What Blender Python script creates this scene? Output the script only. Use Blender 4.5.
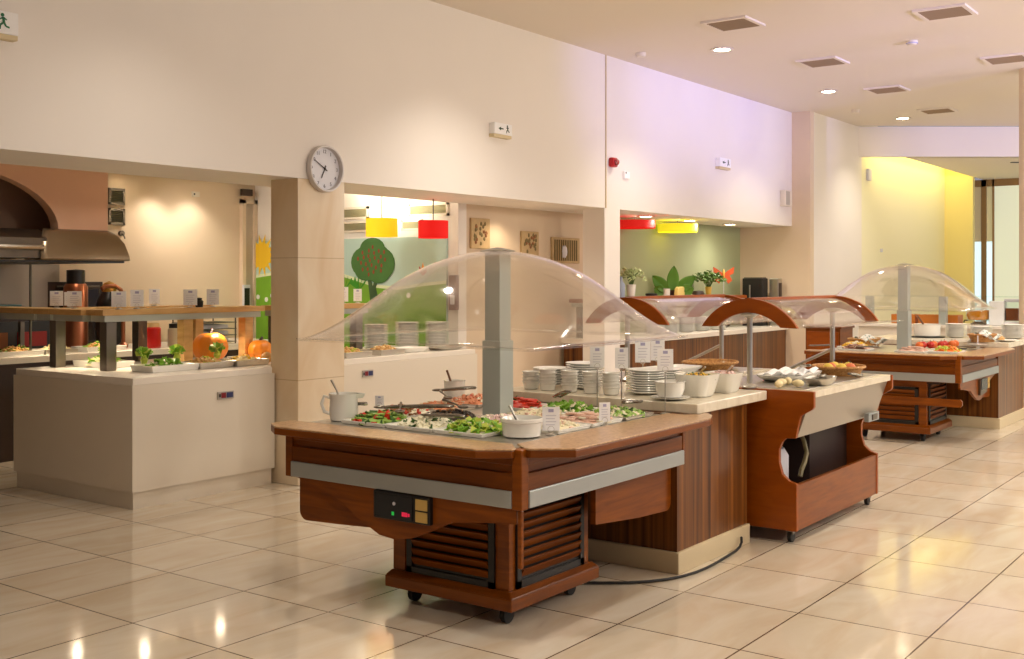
import bpy, bmesh, math, random
from mathutils import Vector, Matrix
random.seed(7)
for o in list(bpy.data.objects): bpy.data.objects.remove(o)
S = bpy.context.scene
COL = S.collection
PI = math.pi

# ------------------------------------------------------------------ camera
cd = bpy.data.cameras.new('camera'); cam = bpy.data.objects.new('camera', cd); COL.objects.link(cam)
cam.location = (0, 0, 1.65)
cam.rotation_euler = (PI/2, 0, math.radians(36.18-90))
cd.sensor_width = 36; cd.lens = 36*1118.4/1024; cd.shift_y = -(329.5-279)/1024
cd.clip_end = 200
S.camera = cam
# ------------------------------------------------------------------ world, exposure
S.view_settings.view_transform = 'Standard'; S.view_settings.look = 'None'
S.view_settings.gamma = 1; S.view_settings.use_curve_mapping = False
S.view_settings.exposure = 0.22
w = bpy.data.worlds.new('world'); S.world = w; w.use_nodes = True
w.node_tree.nodes['Background'].inputs[0].default_value = (0.86, 0.85, 1.0, 1)
w.node_tree.nodes['Background'].inputs[1].default_value = 0.30

def lamp(kind, loc, energy, color, target=None, size=.3, size_y=None, spot=None, blend=.6):
    d = bpy.data.lights.new(kind.lower()+'_light', kind); d.energy = energy; d.color = color
    if kind == 'AREA':
        d.size = size
        if size_y: d.shape = 'RECTANGLE'; d.size_y = size_y
    else: d.shadow_soft_size = size
    if spot: d.spot_size = math.radians(spot); d.spot_blend = blend
    o = bpy.data.objects.new(d.name, d); COL.objects.link(o); o.location = loc
    if target is not None:
        o.rotation_euler = (Vector(target)-Vector(loc)).to_track_quat('-Z', 'Y').to_euler()
    return o
WARM = (1, .80, .56)
WARM2 = (1, .905, .775)
# hall ceiling downlights, rows along the room
for x in (4.55, 7.95, 11.34, 14.72, 17.9):
    for y in (5.45, 1.9, -1.6):
        if y < 5 and x > 15: continue
        lamp('SPOT', (x, y, 4.16), 90 if x < 5 else 150 if x > 16 else 215, WARM2, (x, y, 0), .09, spot=116 if y > 5 else 128, blend=1)
lamp('SPOT', (1.2, 1.9, 4.16), 190, WARM2, (1.2, 1.9, 0), .09, spot=140, blend=1)  # unseen extra spot added to brighten the near bar's left faces
lamp('SPOT', (3.2, 2.9, 4.16), 130, WARM2, (3.2, 2.9, 0), .09, spot=120, blend=1)
# unseen warm point lights added to fill the wall and ceiling, right of view
for x, y, e in ((6.5, -2.2, 225), (10.5, -1.2, 190), (14.5, -.2, 120)):
    lamp('POINT', (x, y, 3.1), e, (1, .915, .80), size=.25)
# unseen violet spots added to tint the long wall's top and the bulkhead
for x0, tx in ((8.0, 11.6), (9.0, 13.0), (10.0, 14.4), (11.0, 15.8)):
    lamp('SPOT', (x0, -3, 2.6), 1250, (.36, .35, 1), (tx, 6.63, 4.12), .03, spot=21, blend=1)
lamp('SPOT', (11.5, -4, 2.6), 1500, (.36, .35, 1), (19.6, 4.6, 4.0), .03, spot=20, blend=1)
lamp('POINT', (20.5, 1.0, 2.9), 80, WARM2, size=.25)  # unseen warm light added to lift the lower ceiling
# yellow cove lamp over the slot beside the end wall
lamp('AREA', (21.2, 5.95, 4.05), 30, (1, .83, .22), (21.2, 6.34, 3.2), 4.4, .12)
# kitchen and serving niches
for x, y, e in ((7.74, 10.42, 22), (8.26, 10.42, 22), (5.2, 8.3, 30), (7.9, 8.4, 24), (6.2, 9.4, 26)):
    lamp('SPOT', (x, y, 2.74), e, (1, .87, .72), (x, y, 0), .05, spot=120, blend=.8)
lamp('SPOT', (8.5, 8.3, 2.25), 110, (1, .9, .68), (9.1, 8.3, 2.8), .06, spot=115, blend=.9)
for x in (12.53, 13.74, 15.08):
    lamp('SPOT', (x, 6.9, 2.42), 30, WARM2, (x, 7.0, 0), .05, spot=165, blend=1)
for y in (7.9, 9.3, 10.2):
    lamp('SPOT', (7.4, y, 2.74), 30, WARM2, (9.26, y, 1.5), .08, spot=110, blend=1)
# heat lamps under the pine shelf
for x, y in ((5.45, 7.60), (6.2, 7.60), (5.11, 8.0), (5.8, 9.6), (6.6, 9.6)):
    lamp('SPOT', (x, y, 1.315), 14, WARM, (x, y-.1, .9), .03, spot=140, blend=.8)
for x in (7.3, 9.9):
    lamp('SPOT', (x, 7.2, 2.42), 16, WARM, (x, 7.2, 0), .05, spot=130, blend=.8)

# ------------------------------------------------------------------ materials
def mat(name):
    m = bpy.data.materials.new(name); m.use_nodes = True
    return m, m.node_tree.nodes, m.node_tree.links, m.node_tree.nodes['Principled BSDF']
def srgb(r, g, b):
    f = lambda c: (c/255/12.92) if c/255 <= .04045 else ((c/255+.055)/1.055)**2.4
    return (f(r), f(g), f(b), 1)
_pc = {}
def paint(name, rgb, rough=.5, metal=0, noise=0, nscale=8, emit=0, trans=0, coat=0):
    if name in _pc: return _pc[name]
    m, N, L, p = mat(name); c = srgb(*rgb)
    p.inputs['Base Color'].default_value = c; p.inputs['Roughness'].default_value = rough
    p.inputs['Metallic'].default_value = metal
    if coat: p.inputs['Coat Weight'].default_value = coat; p.inputs['Coat Roughness'].default_value = .1
    if trans: p.inputs['Transmission Weight'].default_value = trans
    if emit:
        p.inputs['Emission Color'].default_value = c; p.inputs['Emission Strength'].default_value = emit
    if noise:
        t = N.new('ShaderNodeTexCoord'); n = N.new('ShaderNodeTexNoise'); n.inputs['Scale'].default_value = nscale
        n.inputs['Detail'].default_value = 4
        r = N.new('ShaderNodeMix'); r.data_type = 'RGBA'
        r.inputs[6].default_value = tuple(x*(1-noise) for x in c[:3])+(1,)
        r.inputs[7].default_value = tuple(min(1, x*(1+noise)) for x in c[:3])+(1,)
        L.new(t.outputs['Object'], n.inputs['Vector']); L.new(n.outputs['Fac'], r.inputs[0]); L.new(r.outputs[2], p.inputs['Base Color'])
    _pc[name] = m; return m
def ramp_mat(name, c1, c2, scale, rough=.35, detail=5, coat=.15, dist=.6, lo=.3, hi=.7):
    m, N, L, p = mat(name)
    t = N.new('ShaderNodeTexCoord'); mp = N.new('ShaderNodeMapping'); mp.inputs['Scale'].default_value = scale
    n = N.new('ShaderNodeTexNoise'); n.inputs['Scale'].default_value = 1; n.inputs['Detail'].default_value = detail; n.inputs['Distortion'].default_value = dist
    r = N.new('ShaderNodeValToRGB'); r.color_ramp.elements[0].position = lo; r.color_ramp.elements[1].position = hi
    r.color_ramp.elements[0].color = srgb(*c1); r.color_ramp.elements[1].color = srgb(*c2)
    L.new(t.outputs['Object'], mp.inputs[0]); L.new(mp.outputs[0], n.inputs['Vector']); L.new(n.outputs['Fac'], r.inputs[0]); L.new(r.outputs[0], p.inputs['Base Color'])
    p.inputs['Roughness'].default_value = rough; p.inputs['Coat Weight'].default_value = coat; p.inputs['Coat Roughness'].default_value = .12
    p.inputs['Specular IOR Level'].default_value = .3
    return m
def acrylic(name, tint=(.97, .97, .96), base=.06):
    m, N, L, p = mat(name); N.remove(p)
    out = N['Material Output']; tr = N.new('ShaderNodeBsdfTransparent'); tr.inputs[0].default_value = tint+(1,)
    gl = N.new('ShaderNodeBsdfGlossy'); gl.inputs['Roughness'].default_value = .06; gl.inputs[0].default_value = (1, .97, .97, 1)
    lw = N.new('ShaderNodeLayerWeight'); lw.inputs[0].default_value = .5
    pw = N.new('ShaderNodeMath'); pw.operation = 'POWER'; pw.inputs[1].default_value = 3.4
    ad = N.new('ShaderNodeMath'); ad.operation = 'MULTIPLY_ADD'; ad.inputs[1].default_value = .7; ad.inputs[2].default_value = base
    mx = N.new('ShaderNodeMixShader')
    L.new(lw.outputs['Facing'], pw.inputs[0]); L.new(pw.outputs[0], ad.inputs[0]); L.new(ad.outputs[0], mx.inputs[0])
    L.new(tr.outputs[0], mx.inputs[1]); L.new(gl.outputs[0], mx.inputs[2]); L.new(mx.outputs[0], out.inputs[0])
    return m
def brick_mat(name, c1, c2, mortar, bw, rh, off, ms, rough, veins=None, vscale=(1, 1, 1), rot=None, coat=0):
    m, N, L, p = mat(name)
    t = N.new('ShaderNodeTexCoord'); mp = N.new('ShaderNodeMapping'); mp.inputs['Location'].default_value = off
    if rot: mp.inputs['Rotation'].default_value = rot
    b = N.new('ShaderNodeTexBrick'); b.offset = 0; b.squash = 1
    b.inputs['Scale'].default_value = 1; b.inputs['Brick Width'].default_value = bw; b.inputs['Row Height'].default_value = rh
    b.inputs['Mortar Size'].default_value = ms; b.inputs['Mortar Smooth'].default_value = .3; b.inputs['Bias'].default_value = 0
    b.inputs['Color1'].default_value = srgb(*c1); b.inputs['Color2'].default_value = srgb(*c2); b.inputs['Mortar'].default_value = srgb(*mortar)
    L.new(t.outputs['Object'], mp.inputs[0]); L.new(mp.outputs[0], b.inputs['Vector'])
    o = b.outputs['Color']
    if veins:
        mp2 = N.new('ShaderNodeMapping'); mp2.inputs['Scale'].default_value = vscale; mp2.inputs['Rotation'].default_value = (0, 0, .35)
        n = N.new('ShaderNodeTexNoise'); n.inputs['Scale'].default_value = 1; n.inputs['Detail'].default_value = 7; n.inputs['Distortion'].default_value = 1.2
        r = N.new('ShaderNodeValToRGB'); r.color_ramp.elements[0].position = .3; r.color_ramp.elements[1].position = .72
        r.color_ramp.elements[0].color = srgb(*veins); r.color_ramp.elements[1].color = (1, 1, 1, 1)
        x = N.new('ShaderNodeMix'); x.data_type = 'RGBA'; x.blend_type = 'MULTIPLY'; x.inputs[0].default_value = 1
        L.new(t.outputs['Object'], mp2.inputs[0]); L.new(mp2.outputs[0], n.inputs['Vector']); L.new(n.outputs['Fac'], r.inputs[0])
        L.new(o, x.inputs[6]); L.new(r.outputs[0], x.inputs[7]); o = x.outputs[2]
    L.new(o, p.inputs['Base Color']); p.inputs['Roughness'].default_value = rough
    return m

M = {}
M['floor'] = brick_mat('polished_floor_tile', (216, 206, 190), (207, 196, 178), (104, 82, 62), .68, .629, (-3.255+.68*10, -1.49+.629*10, 0), .005, .09, (240, 230, 218), (1.3, 4.5, 1))
M['wall'] = paint('wall_paint', (240, 233, 226), .65, noise=.02, nscale=2)
M['ceil'] = paint('ceiling_paint', (226, 216, 204), .8)
M['beige'] = paint('beige_wall_paint', (224, 203, 176), .7, noise=.03, nscale=3)
M['peach'] = paint('peach_hood_paint', (238, 194, 164), .7)
M['green'] = paint('sage_green_paint', (176, 186, 146), .7)
M['pillar'] = brick_mat('cream_wall_tile', (238, 224, 200), (234, 218, 192), (206, 186, 156), 6.0, .98, (0, -.14, 0), .004, .22, (240, 228, 212), (2, 2, 1), rot=(PI/2, 0, 0))
M['cherry'] = ramp_mat('cherry_wood', (112, 54, 4), (142, 74, 8), (3, 3, 30), .32, coat=.04)
M['cherryh'] = ramp_mat('cherry_wood_long_grain', (104, 50, 4), (132, 68, 8), (2.5, 2.5, 40), .32, coat=.04)
M['arch'] = ramp_mat('arched_cherry_wood', (138, 64, 4), (158, 78, 7), (4, 4, 20), .34, coat=.04)
M['zebra'] = ramp_mat('striped_walnut_laminate', (66, 33, 8), (138, 84, 34), (26, 26, .35), .35, detail=4, dist=.1, coat=.2, lo=.32, hi=.68)
M['granite'] = ramp_mat('beige_granite', (160, 122, 86), (200, 162, 122), (45, 45, 45), .3, coat=.3)
M['slab'] = ramp_mat('cream_stone_slab', (216, 204, 180), (232, 222, 202), (14, 14, 14), .25, coat=.2)
M['skirt'] = paint('cream_skirting', (214, 196, 160), .35)
M['steel'] = paint('brushed_steel', (196, 192, 184), .32, 1, noise=.06, nscale=20)
M['dsteel'] = paint('dark_steel', (120, 112, 102), .35, 1)
M['alu'] = paint('satin_aluminium_post', (176, 182, 176), .45, .1)
M['band'] = paint('satin_steel_band', (178, 184, 184), .34, .5, noise=.05, nscale=6)
M['white'] = paint('white_laminate', (226, 216, 200), .45)
M['wtop'] = paint('white_counter_top', (240, 232, 220), .25)
M['porc'] = paint('white_porcelain', (240, 238, 230), .18, coat=.4)
M['black'] = paint('black_plastic', (24, 22, 22), .4)
M['rubber'] = paint('black_rubber', (16, 15, 15), .6)
M['tong'] = paint('polished_tong_steel', (140, 134, 124), .25, .9)
M['card'] = paint('white_card', (250, 249, 250), .6)
M['grey'] = paint('grey_print', (216, 214, 222), .7)
M['violet'] = paint('violet_print', (176, 174, 206), .7)
M['acry'] = acrylic('clear_acrylic')
M['glass'] = acrylic('clear_glass', (.93, .97, .95), .06)
M['pine'] = ramp_mat('pine_shelf_wood', (196, 152, 92), (222, 182, 122), (4, 4, 20), .45)
M['dark'] = paint('dark_brown_cupboard', (48, 28, 20), .5)

# ------------------------------------------------------------------ mesh builder
class MB:
    def __init__(s): s.bm = bmesh.new(); s.mats = []; s.i = 0
    def m(s, key):
        k = M[key] if isinstance(key, str) else key
        if k not in s.mats: s.mats.append(k)
        s.i = s.mats.index(k); return s
    def _add(s, vs, fs):
        v = [s.bm.verts.new(p) for p in vs]; out = []
        for f in fs:
            try:
                q = s.bm.faces.new([v[k] for k in f]); q.material_index = s.i; out.append(q)
            except ValueError: pass
        return s
    def box(s, x0, x1, y0, y1, z0, z1):
        vs = [(x, y, z) for z in (z0, z1) for x, y in ((x0, y0), (x1, y0), (x1, y1), (x0, y1))]
        return s._add(vs, [(3, 2, 1, 0), (4, 5, 6, 7), (0, 1, 5, 4), (1, 2, 6, 5), (2, 3, 7, 6), (3, 0, 4, 7)])
    def obox(s, c, size, rot=(0, 0, 0)):
        R = Matrix.Rotation(rot[2], 3, 'Z') @ Matrix.Rotation(rot[1], 3, 'Y') @ Matrix.Rotation(rot[0], 3, 'X')
        h = [k/2 for k in size]
        vs = [Vector(c)+R @ Vector((x*h[0], y*h[1], z*h[2])) for z in (-1, 1) for x, y in ((-1, -1), (1, -1), (1, 1), (-1, 1))]
        return s._add(vs, [(3, 2, 1, 0), (4, 5, 6, 7), (0, 1, 5, 4), (1, 2, 6, 5), (2, 3, 7, 6), (3, 0, 4, 7)])
    def prism(s, pts, axis, a0, a1, top=None):
        mk = {'x': lambda p, a: (a, p[0], p[1]), 'y': lambda p, a: (p[0], a, p[1]), 'z': lambda p, a: (p[0], p[1], a)}[axis]
        n = len(pts); tp = top or pts
        vs = [mk(p, a0) for p in pts]+[mk(p, a1) for p in tp]
        return s._add(vs, [tuple(range(n-1, -1, -1)), tuple(range(n, 2*n))]+[(k, (k+1) % n, n+(k+1) % n, n+k) for k in range(n)])
    def lathe(s, prof, c=(0, 0, 0), n=20, axis='z', sx=1, sy=1):
        vs = []; fs = []
        for r, z in prof:
            for k in range(n):
                a = 2*PI*k/n; p = (r*math.cos(a)*sx, r*math.sin(a)*sy, z)
                if axis == 'y': p = (p[0], p[2], p[1])
                if axis == 'x': p = (p[2], p[0], p[1])
                vs.append((p[0]+c[0], p[1]+c[1], p[2]+c[2]))
        for j in range(len(prof)-1):
            for k in range(n): fs.append((j*n+k, j*n+(k+1) % n, (j+1)*n+(k+1) % n, (j+1)*n+k))
        if prof[0][0] > 1e-5: fs.append(tuple(range(n-1, -1, -1)))
        if prof[-1][0] > 1e-5: fs.append(tuple((len(prof)-1)*n+k for k in range(n)))
        return s._add(vs, fs)
    def cyl(s, c, r, h, n=16, axis='z', r2=None): return s.lathe([(r, 0), (r if r2 is None else r2, h)], c, n, axis)
    def tube(s, pts, r, n=8, closed=False):
        P = [Vector(p) for p in pts]; vs = []; fs = []; up = None
        for i, p in enumerate(P):
            a = P[i-1] if (i > 0 or closed) else p; b = P[(i+1) % len(P)] if (i < len(P)-1 or closed) else p
            t = (b-a).normalized()
            if up is None: up = Vector((0, 0, 1)) if abs(t.z) < .9 else Vector((1, 0, 0))
            u = (up - t*up.dot(t)).normalized(); v = t.cross(u); up = u
            rr = r[i] if isinstance(r, (list, tuple)) else r
            for k in range(n):
                q = 2*PI*k/n; vs.append(p+u*rr*math.cos(q)+v*rr*math.sin(q))
        m = len(P); R = m if closed else m-1
        for i in range(R):
            for k in range(n):
                j = (i+1) % m; fs.append((i*n+k, i*n+(k+1) % n, j*n+(k+1) % n, j*n+k))
        if not closed: fs += [tuple(range(n-1, -1, -1)), tuple((m-1)*n+k for k in range(n))]
        return s._add(vs, fs)
    def ball(s, c, r, sub=2, sq=(1, 1, 1), rot=0, jit=0):
        t = bmesh.ops.create_icosphere(s.bm, subdivisions=sub, radius=1)
        R = Matrix.Rotation(rot, 3, 'Z')
        for v in t['verts']:
            j = 1+random.uniform(-jit, jit)
            v.co = Vector(c)+R @ Vector((v.co.x*r*sq[0]*j, v.co.y*r*sq[1]*j, v.co.z*r*sq[2]*j))
        for v in t['verts']:
            for f in v.link_faces: f.material_index = s.i
        return s
    def grid(s, fn, nu, nv):
        vs = [fn(i/nu, j/nv) for j in range(nv+1) for i in range(nu+1)]
        return s._add(vs, [(j*(nu+1)+i, j*(nu+1)+i+1, (j+1)*(nu+1)+i+1, (j+1)*(nu+1)+i) for j in range(nv) for i in range(nu)])
    def build(s, name, parent=None, loc=(0, 0, 0), rotz=0, smooth=35, bevel=0, solid=0, seg=2):
        bmesh.ops.recalc_face_normals(s.bm, faces=s.bm.faces)
        me = bpy.data.meshes.new(name); s.bm.to_mesh(me); s.bm.free()
        for k in s.mats: me.materials.append(k)
        if smooth:
            for p in me.polygons: p.use_smooth = True
            me.set_sharp_from_angle(angle=math.radians(smooth))
        o = bpy.data.objects.new(name, me); COL.objects.link(o); o.location = loc; o.rotation_euler = (0, 0, rotz)
        if parent: o.parent = parent
        if solid:
            q = o.modifiers.new('thickness', 'SOLIDIFY'); q.thickness = solid; q.offset = 0
        if bevel:
            q = o.modifiers.new('bevel', 'BEVEL'); q.width = bevel; q.segments = seg; q.limit_method = 'ANGLE'; q.angle_limit = math.radians(40)
        return o
def mb(key): return MB().m(key)
def tag(o, label, cat, group=None, kind=None):
    o['label'] = label; o['category'] = cat
    if group: o['group'] = group
    if kind: o['kind'] = kind
    return o
def thing(name, label, cat, loc=(0, 0, 0), rotz=0, group=None):
    o = bpy.data.objects.new(name, None); COL.objects.link(o); o.empty_display_size = .1
    o.location = loc; o.rotation_euler = (0, 0, rotz); return tag(o, label, cat, group)
def struct(o): o['kind'] = 'structure'; return o
def kids(o): return [c for c in bpy.data.objects if c.parent == o]
def dup(root, loc, label=None, rotz=None, group=None, scale=None):
    r = root.copy(); COL.objects.link(r); r.location = loc
    if rotz is not None: r.rotation_euler = (0, 0, rotz)
    if scale: r.scale = scale
    if label: r['label'] = label
    if group: r['group'] = group
    for ch in kids(root):
        c = ch.copy(); COL.objects.link(c); c.parent = r
        for g in kids(ch):
            d = g.copy(); COL.objects.link(d); d.parent = c
    return r
def text_mesh(mbuild, body, size, fn, depth=.002):
    cu = bpy.data.curves.new('t', 'FONT'); cu.body = body; cu.size = size; cu.align_x = 'CENTER'; cu.align_y = 'CENTER'; cu.extrude = depth/2
    o = bpy.data.objects.new('t', cu); COL.objects.link(o)
    me = bpy.data.meshes.new_from_object(o.evaluated_get(bpy.context.evaluated_depsgraph_get()))
    mbuild._add([fn(v.co) for v in me.vertices], [tuple(p.vertices) for p in me.polygons])
    bpy.data.objects.remove(o); bpy.data.curves.remove(cu); bpy.data.meshes.remove(me)

# ------------------------------------------------------------------ the room
struct(mb('floor').box(-4, 26, -6, 12, -.12, 0).build('floor', smooth=0))
mbc = mb('ceil').prism([(-4, -6), (26, -6), (22.5, .72), (18.38, 6.34), (18.3, 6.63), (-4, 6.63)], 'z', 4.19, 4.3)
struct(mbc.build('ceiling', smooth=0))
# lower ceiling past the bulkhead, leaving a cove slot along the end wall
struct(mb('ceil').prism([(18.97, 5.75), (25, 5.75), (25, -2.5), (24.1, -1.3)], 'z', 3.69, 3.75).build('ceiling_lower', smooth=0))
struct(mb('wall').prism([(18.45, 6.34), (24.0, -1.2), (24.12, -1.12), (18.6, 6.34)], 'z', 3.69, 4.19).build('wall_bulkhead', smooth=0))
# cove roof over the slot
struct(mb('ceil').prism([(18.5, 6.34), (23.7, 6.34), (23.7, 5.7), (18.95, 5.7)], 'z', 4.15, 4.19).build('ceiling_cove', smooth=0))
struct(mb(paint('tan_wall_paint', (150, 122, 92), .7)).box(-4.15, -4, -6, 12, 0, 4.3).build('wall_left', smooth=0))
# long wall over the serving openings: a deep lintel, pillar and jamb under it
struct(mb('wall').box(-4, 16.3, 6.63, 7.48, 2.455, 4.3).build('wall_back', smooth=0))
struct(mb('pillar').box(6.18, 6.70, 6.63, 6.95, 0, 2.455).build('wall_pillar', smooth=0, bevel=.006))
struct(mb('wall').box(10.84, 11.18, 6.63, 6.92, 0, 2.455).build('wall_jamb', smooth=0))
struct(mb('skirt').box(10.852, 10.868, 6.618, 6.63, 2.455, 4.19).build('trim_1', smooth=0))
struct(mb('beige').box(9.40, 11.8, 7.48, 7.6, 0, 2.455).build('wall_pictures', smooth=0))
struct(mb('green').box(11.8, 16.3, 7.48, 7.6, 0, 2.455).build('wall_green', smooth=0))
struct(mb('beige').box(16.3, 16.45, 6.34, 7.6, 0, 4.19).build('wall_return', smooth=0))
struct(mb('wall').box(16.45, 18.6, 6.34, 6.5, 0, 4.3).build('wall_end', smooth=0))
struct(mb(paint('yellow_lit_wall_tone', (244, 238, 204), .65)).box(18.6, 23.7, 6.34, 6.5, 0, 4.3).build('wall_end_yellow_lit', smooth=0))  # the cove's yellow light is partly put into this wall's colour
struct(mb(paint('yellow_lit_return_tone', (236, 222, 158), .65)).box(23.6, 23.75, 5.79, 6.34, 0, 4.19).build('wall_return_yellow_lit', smooth=0))  # yellow cove light put into the return's colour as well
# kitchen shell
struct(mb('ceil').box(-4, 9.36, 7.48, 10.8, 2.80, 2.9).build('ceiling_kitchen', smooth=0))
struct(mb('beige').box(-4, 9.36, 10.7, 10.85, 0, 2.9).build('wall_kitchen', smooth=0))
struct(mb('wall').box(9.26, 9.40, 7.48, 10.7, 0, 2.9).build('wall_mural', smooth=0))
# hall column at the right
struct(mb('beige').lathe([(.14, 0), (.14, 4.19)], (14.62, 2.91, 0), 24).build('wall_column'))

# end window: frame and panes, daylight put into the panes as glow
BRZ = paint('bronze_window_frame', (150, 116, 78), .4)
b = mb(BRZ)
for y0, y1 in ((5.70, 5.80), (5.55, 5.585), (6.26, 6.34), (-3, -2.9)): b.box(24.3, 24.42, y0, y1, 0, 3.69)
b.box(24.3, 24.42, -2.9, 6.26, 3.55, 3.69).box(24.3, 24.42, -2.9, 6.26, 0, .1)
wf = struct(b.build('window_1', smooth=0))
for y0, y1, z0, z1, c, e in ((5.80, 6.26, .1, 2.42, (200, 226, 236), .9), (5.585, 5.70, .1, 2.42, (200, 226, 236), .9), (5.80, 6.26, 2.42, 3.55, (186, 168, 134), .25), (5.585, 5.70, 2.42, 3.55, (196, 186, 150), .3), (-2.9, 5.55, .1, 3.55, (208, 214, 196), .5)):
    mb(paint('frosted_daylit_glass_%d_%d' % (int(y0*100), int(z0*100)), c, .3, emit=e)).box(24.34, 24.37, y0, y1, z0, z1).build('window_pane', wf, smooth=0)

# mural, painted on the side wall of the kitchen (x = 9.26, facing -x)
mu = thing('wall_mural_panel', 'painted mural of sky, green hills, fruit tree and sun on kitchen side wall', 'mural', (9.26, 7.62, 0))
SKY = paint('mural_sky', (186, 214, 206), .6); HILL = paint('mural_hill_green', (120, 172, 44), .6, noise=.12, nscale=1.5)
mb(SKY).box(-.03, 0, 0, 3.07, .0, 2.11).build('sky_panel', mu, smooth=0)
hp = [(0, 0), (0, 1.60), (.35, 1.57), (.7, 1.53), (1.0, 1.55), (1.55, 1.68), (2.0, 1.74), (2.5, 1.72), (3.07, 1.66), (3.07, 0)]
mb(HILL).prism(hp, 'x', -.034, -.031).build('hill', mu, smooth=0)
mb(paint('mural_hill_edge', (222, 232, 196), .6)).prism([(y, z) for y, z in hp[1:-1]]+[(y, z+.035) for y, z in reversed(hp[1:-1])], 'x', -.0335, -.0305).build('hill_edge', mu, smooth=0)
LEAF = paint('mural_leaf_green', (66, 116, 52), .6, noise=.2, nscale=6)
def disc(b, x, y, z, r, rz=None, n=20, t=.003):
    return b.prism([(y+r*math.cos(2*PI*k/n), z+(rz or r)*math.sin(2*PI*k/n)) for k in range(n)], 'x', x-t, x)
b = mb(LEAF); ty = 8.69-7.62
for dy, z, r, rz in ((0, 1.87, .27, .20), (.13, 1.84, .2, .17), (-.14, 1.82, .2, .18), (0, 1.99, .19, .125), (.1, 1.75, .17, .12), (-.1, 1.72, .17, .12)): disc(b, -.0355-.0006*(qk := globals().get('qk', 0)+1), ty+dy, z, r, rz)
b.build('tree_crown', mu, smooth=0)
b = mb(paint('mural_trunk', (60, 90, 50), .6)); b.prism([(ty-.10, 1.40), (ty-.02, 1.40), (ty-.0, 1.55), (ty-.05, 1.68), (ty-.09, 1.66), (ty-.05, 1.55)], 'x', -.040, -.0345); b.prism([(ty-.05, 1.40), (ty+.03, 1.40), (ty+.07, 1.66), (ty+.03, 1.68)], 'x', -.0405, -.035)
b.build('tree_trunk', mu, smooth=0)
b = mb(paint('mural_fruit_red', (150, 64, 40), .6))
for k in range(24):
    a = k*2.4; rr = .22*math.sqrt((k+.5)/24); disc(b, -.0425, ty+rr*math.cos(a)*1.05, 1.86+rr*math.sin(a)*.75, .014, .024, 8)
b.build('tree_fruit', mu, smooth=0)
b = mb(paint('mural_tulip_red', (190, 30, 24), .6)); y0 = 7.945-7.62
b.prism([(y0-.055, 1.79), (y0-.05, 1.72), (y0, 1.69), (y0+.05, 1.72), (y0+.055, 1.79), (y0+.02, 1.755), (y0-.02, 1.755)], 'x', -.036, -.032).build('tulip', mu, smooth=0)
mb(paint('mural_tulip_orange', (236, 150, 50), .6)).prism([(y0-.03, 1.73), (y0+.03, 1.73), (y0+.012, 1.79), (y0, 1.83), (y0-.012, 1.79)], 'x', -.037, -.033).build('tulip_petal', mu, smooth=0)
b = mb(paint('mural_sun_yellow', (240, 196, 40), .6)); sy = 10.53-7.62
disc(b, -.036, sy, 1.94, .16)
for k in range(14):
    a = 2*PI*k/14; r0, r1 = .15, .26
    b.prism([(sy+r0*math.cos(a-.18), 1.94+r0*math.sin(a-.18)), (sy+r1*math.cos(a), 1.94+r1*math.sin(a)), (sy+r0*math.cos(a+.18), 1.94+r0*math.sin(a+.18))], 'x', -.037, -.032)
b.build('sun', mu, smooth=0)
b = mb(paint('mural_sprig_green', (60, 150, 30), .6))
for yy in (9.13-7.62, 8.9-7.62):
    for k in range(5): b.prism([(yy, 1.52), (yy+.06*(k-2), 1.66+.02*(2-abs(k-2))), (yy+.06*(k-2)+.025, 1.60)], 'x', -.039-.0003*k, -.035)
b.build('leaf_sprig', mu, smooth=0)
b = mb(paint('mural_daisy_white', (240, 240, 232), .6))
for yy, zz in ((10.45, 1.40), (10.6, 1.43), (10.35, 1.45), (8.5, 1.5), (8.15, 1.47)): disc(b, -.036, yy-7.62, zz, .03, .03, 10)
b.build('daisies', mu, smooth=0)

# ventilation grilles
def grille(name, label, loc, wdt, h, axis, group, n=6, frame='white', slat=paint('vent_louvre', (176, 170, 136), .5)):
    """wall grille in plane x (axis 'x', faces -x) or y (faces -y)"""
    t = thing(name, label, 'vent', loc, 0 if axis == 'y' else PI/2*-1, group)
    f = mb(frame)
    for a in ((-wdt/2, -wdt/2+.025, 0, h), (wdt/2-.025, wdt/2, 0, h), (-wdt/2, wdt/2, 0, .025), (-wdt/2, wdt/2, h-.025, h)): f.box(a[0], a[1], -.03, 0, a[2], a[3])
    f.build('frame', t, smooth=0)
    mb(paint('vent_backing', (150, 140, 104), .6)).box(-wdt/2+.02, wdt/2-.02, -.012, -.004, .02, h-.02).build('backing', t, smooth=0)
    s = mb(slat)
    for k in range(n):
        z = .03+(h-.06)*(k+.5)/n; s.obox((0, -.02, z), (wdt-.05, .016, (h-.06)/n*.5), (.5, 0, 0))
    s.build('slats', t, smooth=0)
    return t
G = 'grilles over the mural'
grille('wall_vent', 'upper grille over mural, left of the yellow lamp', (9.26, 8.98, 2.33), .42, .14, 'x', None)
grille('wall_vent', 'lower grille over mural, level with the yellow lamp', (9.26, 8.98, 2.18), .42, .13, 'x', None)
grille('wall_vent', 'upper grille over mural, above the red lamp', (9.26, 7.88, 2.33), .56, .14, 'x', None)
grille('wall_vent', 'lower grille over mural, just left of the red lamp', (9.26, 8.12, 2.18), .30, .12, 'x', None)
grille('wall_vent', 'dark kitchen wall grille beside the hood, upper of two', (7.30, 10.7, 2.46), .20, .18, 'y', None, slat='dsteel', frame='dsteel')
grille('wall_vent', 'dark kitchen wall grille beside the hood, lower of two', (7.30, 10.7, 2.24), .20, .18, 'y', None, slat='dsteel', frame='dsteel')
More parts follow.
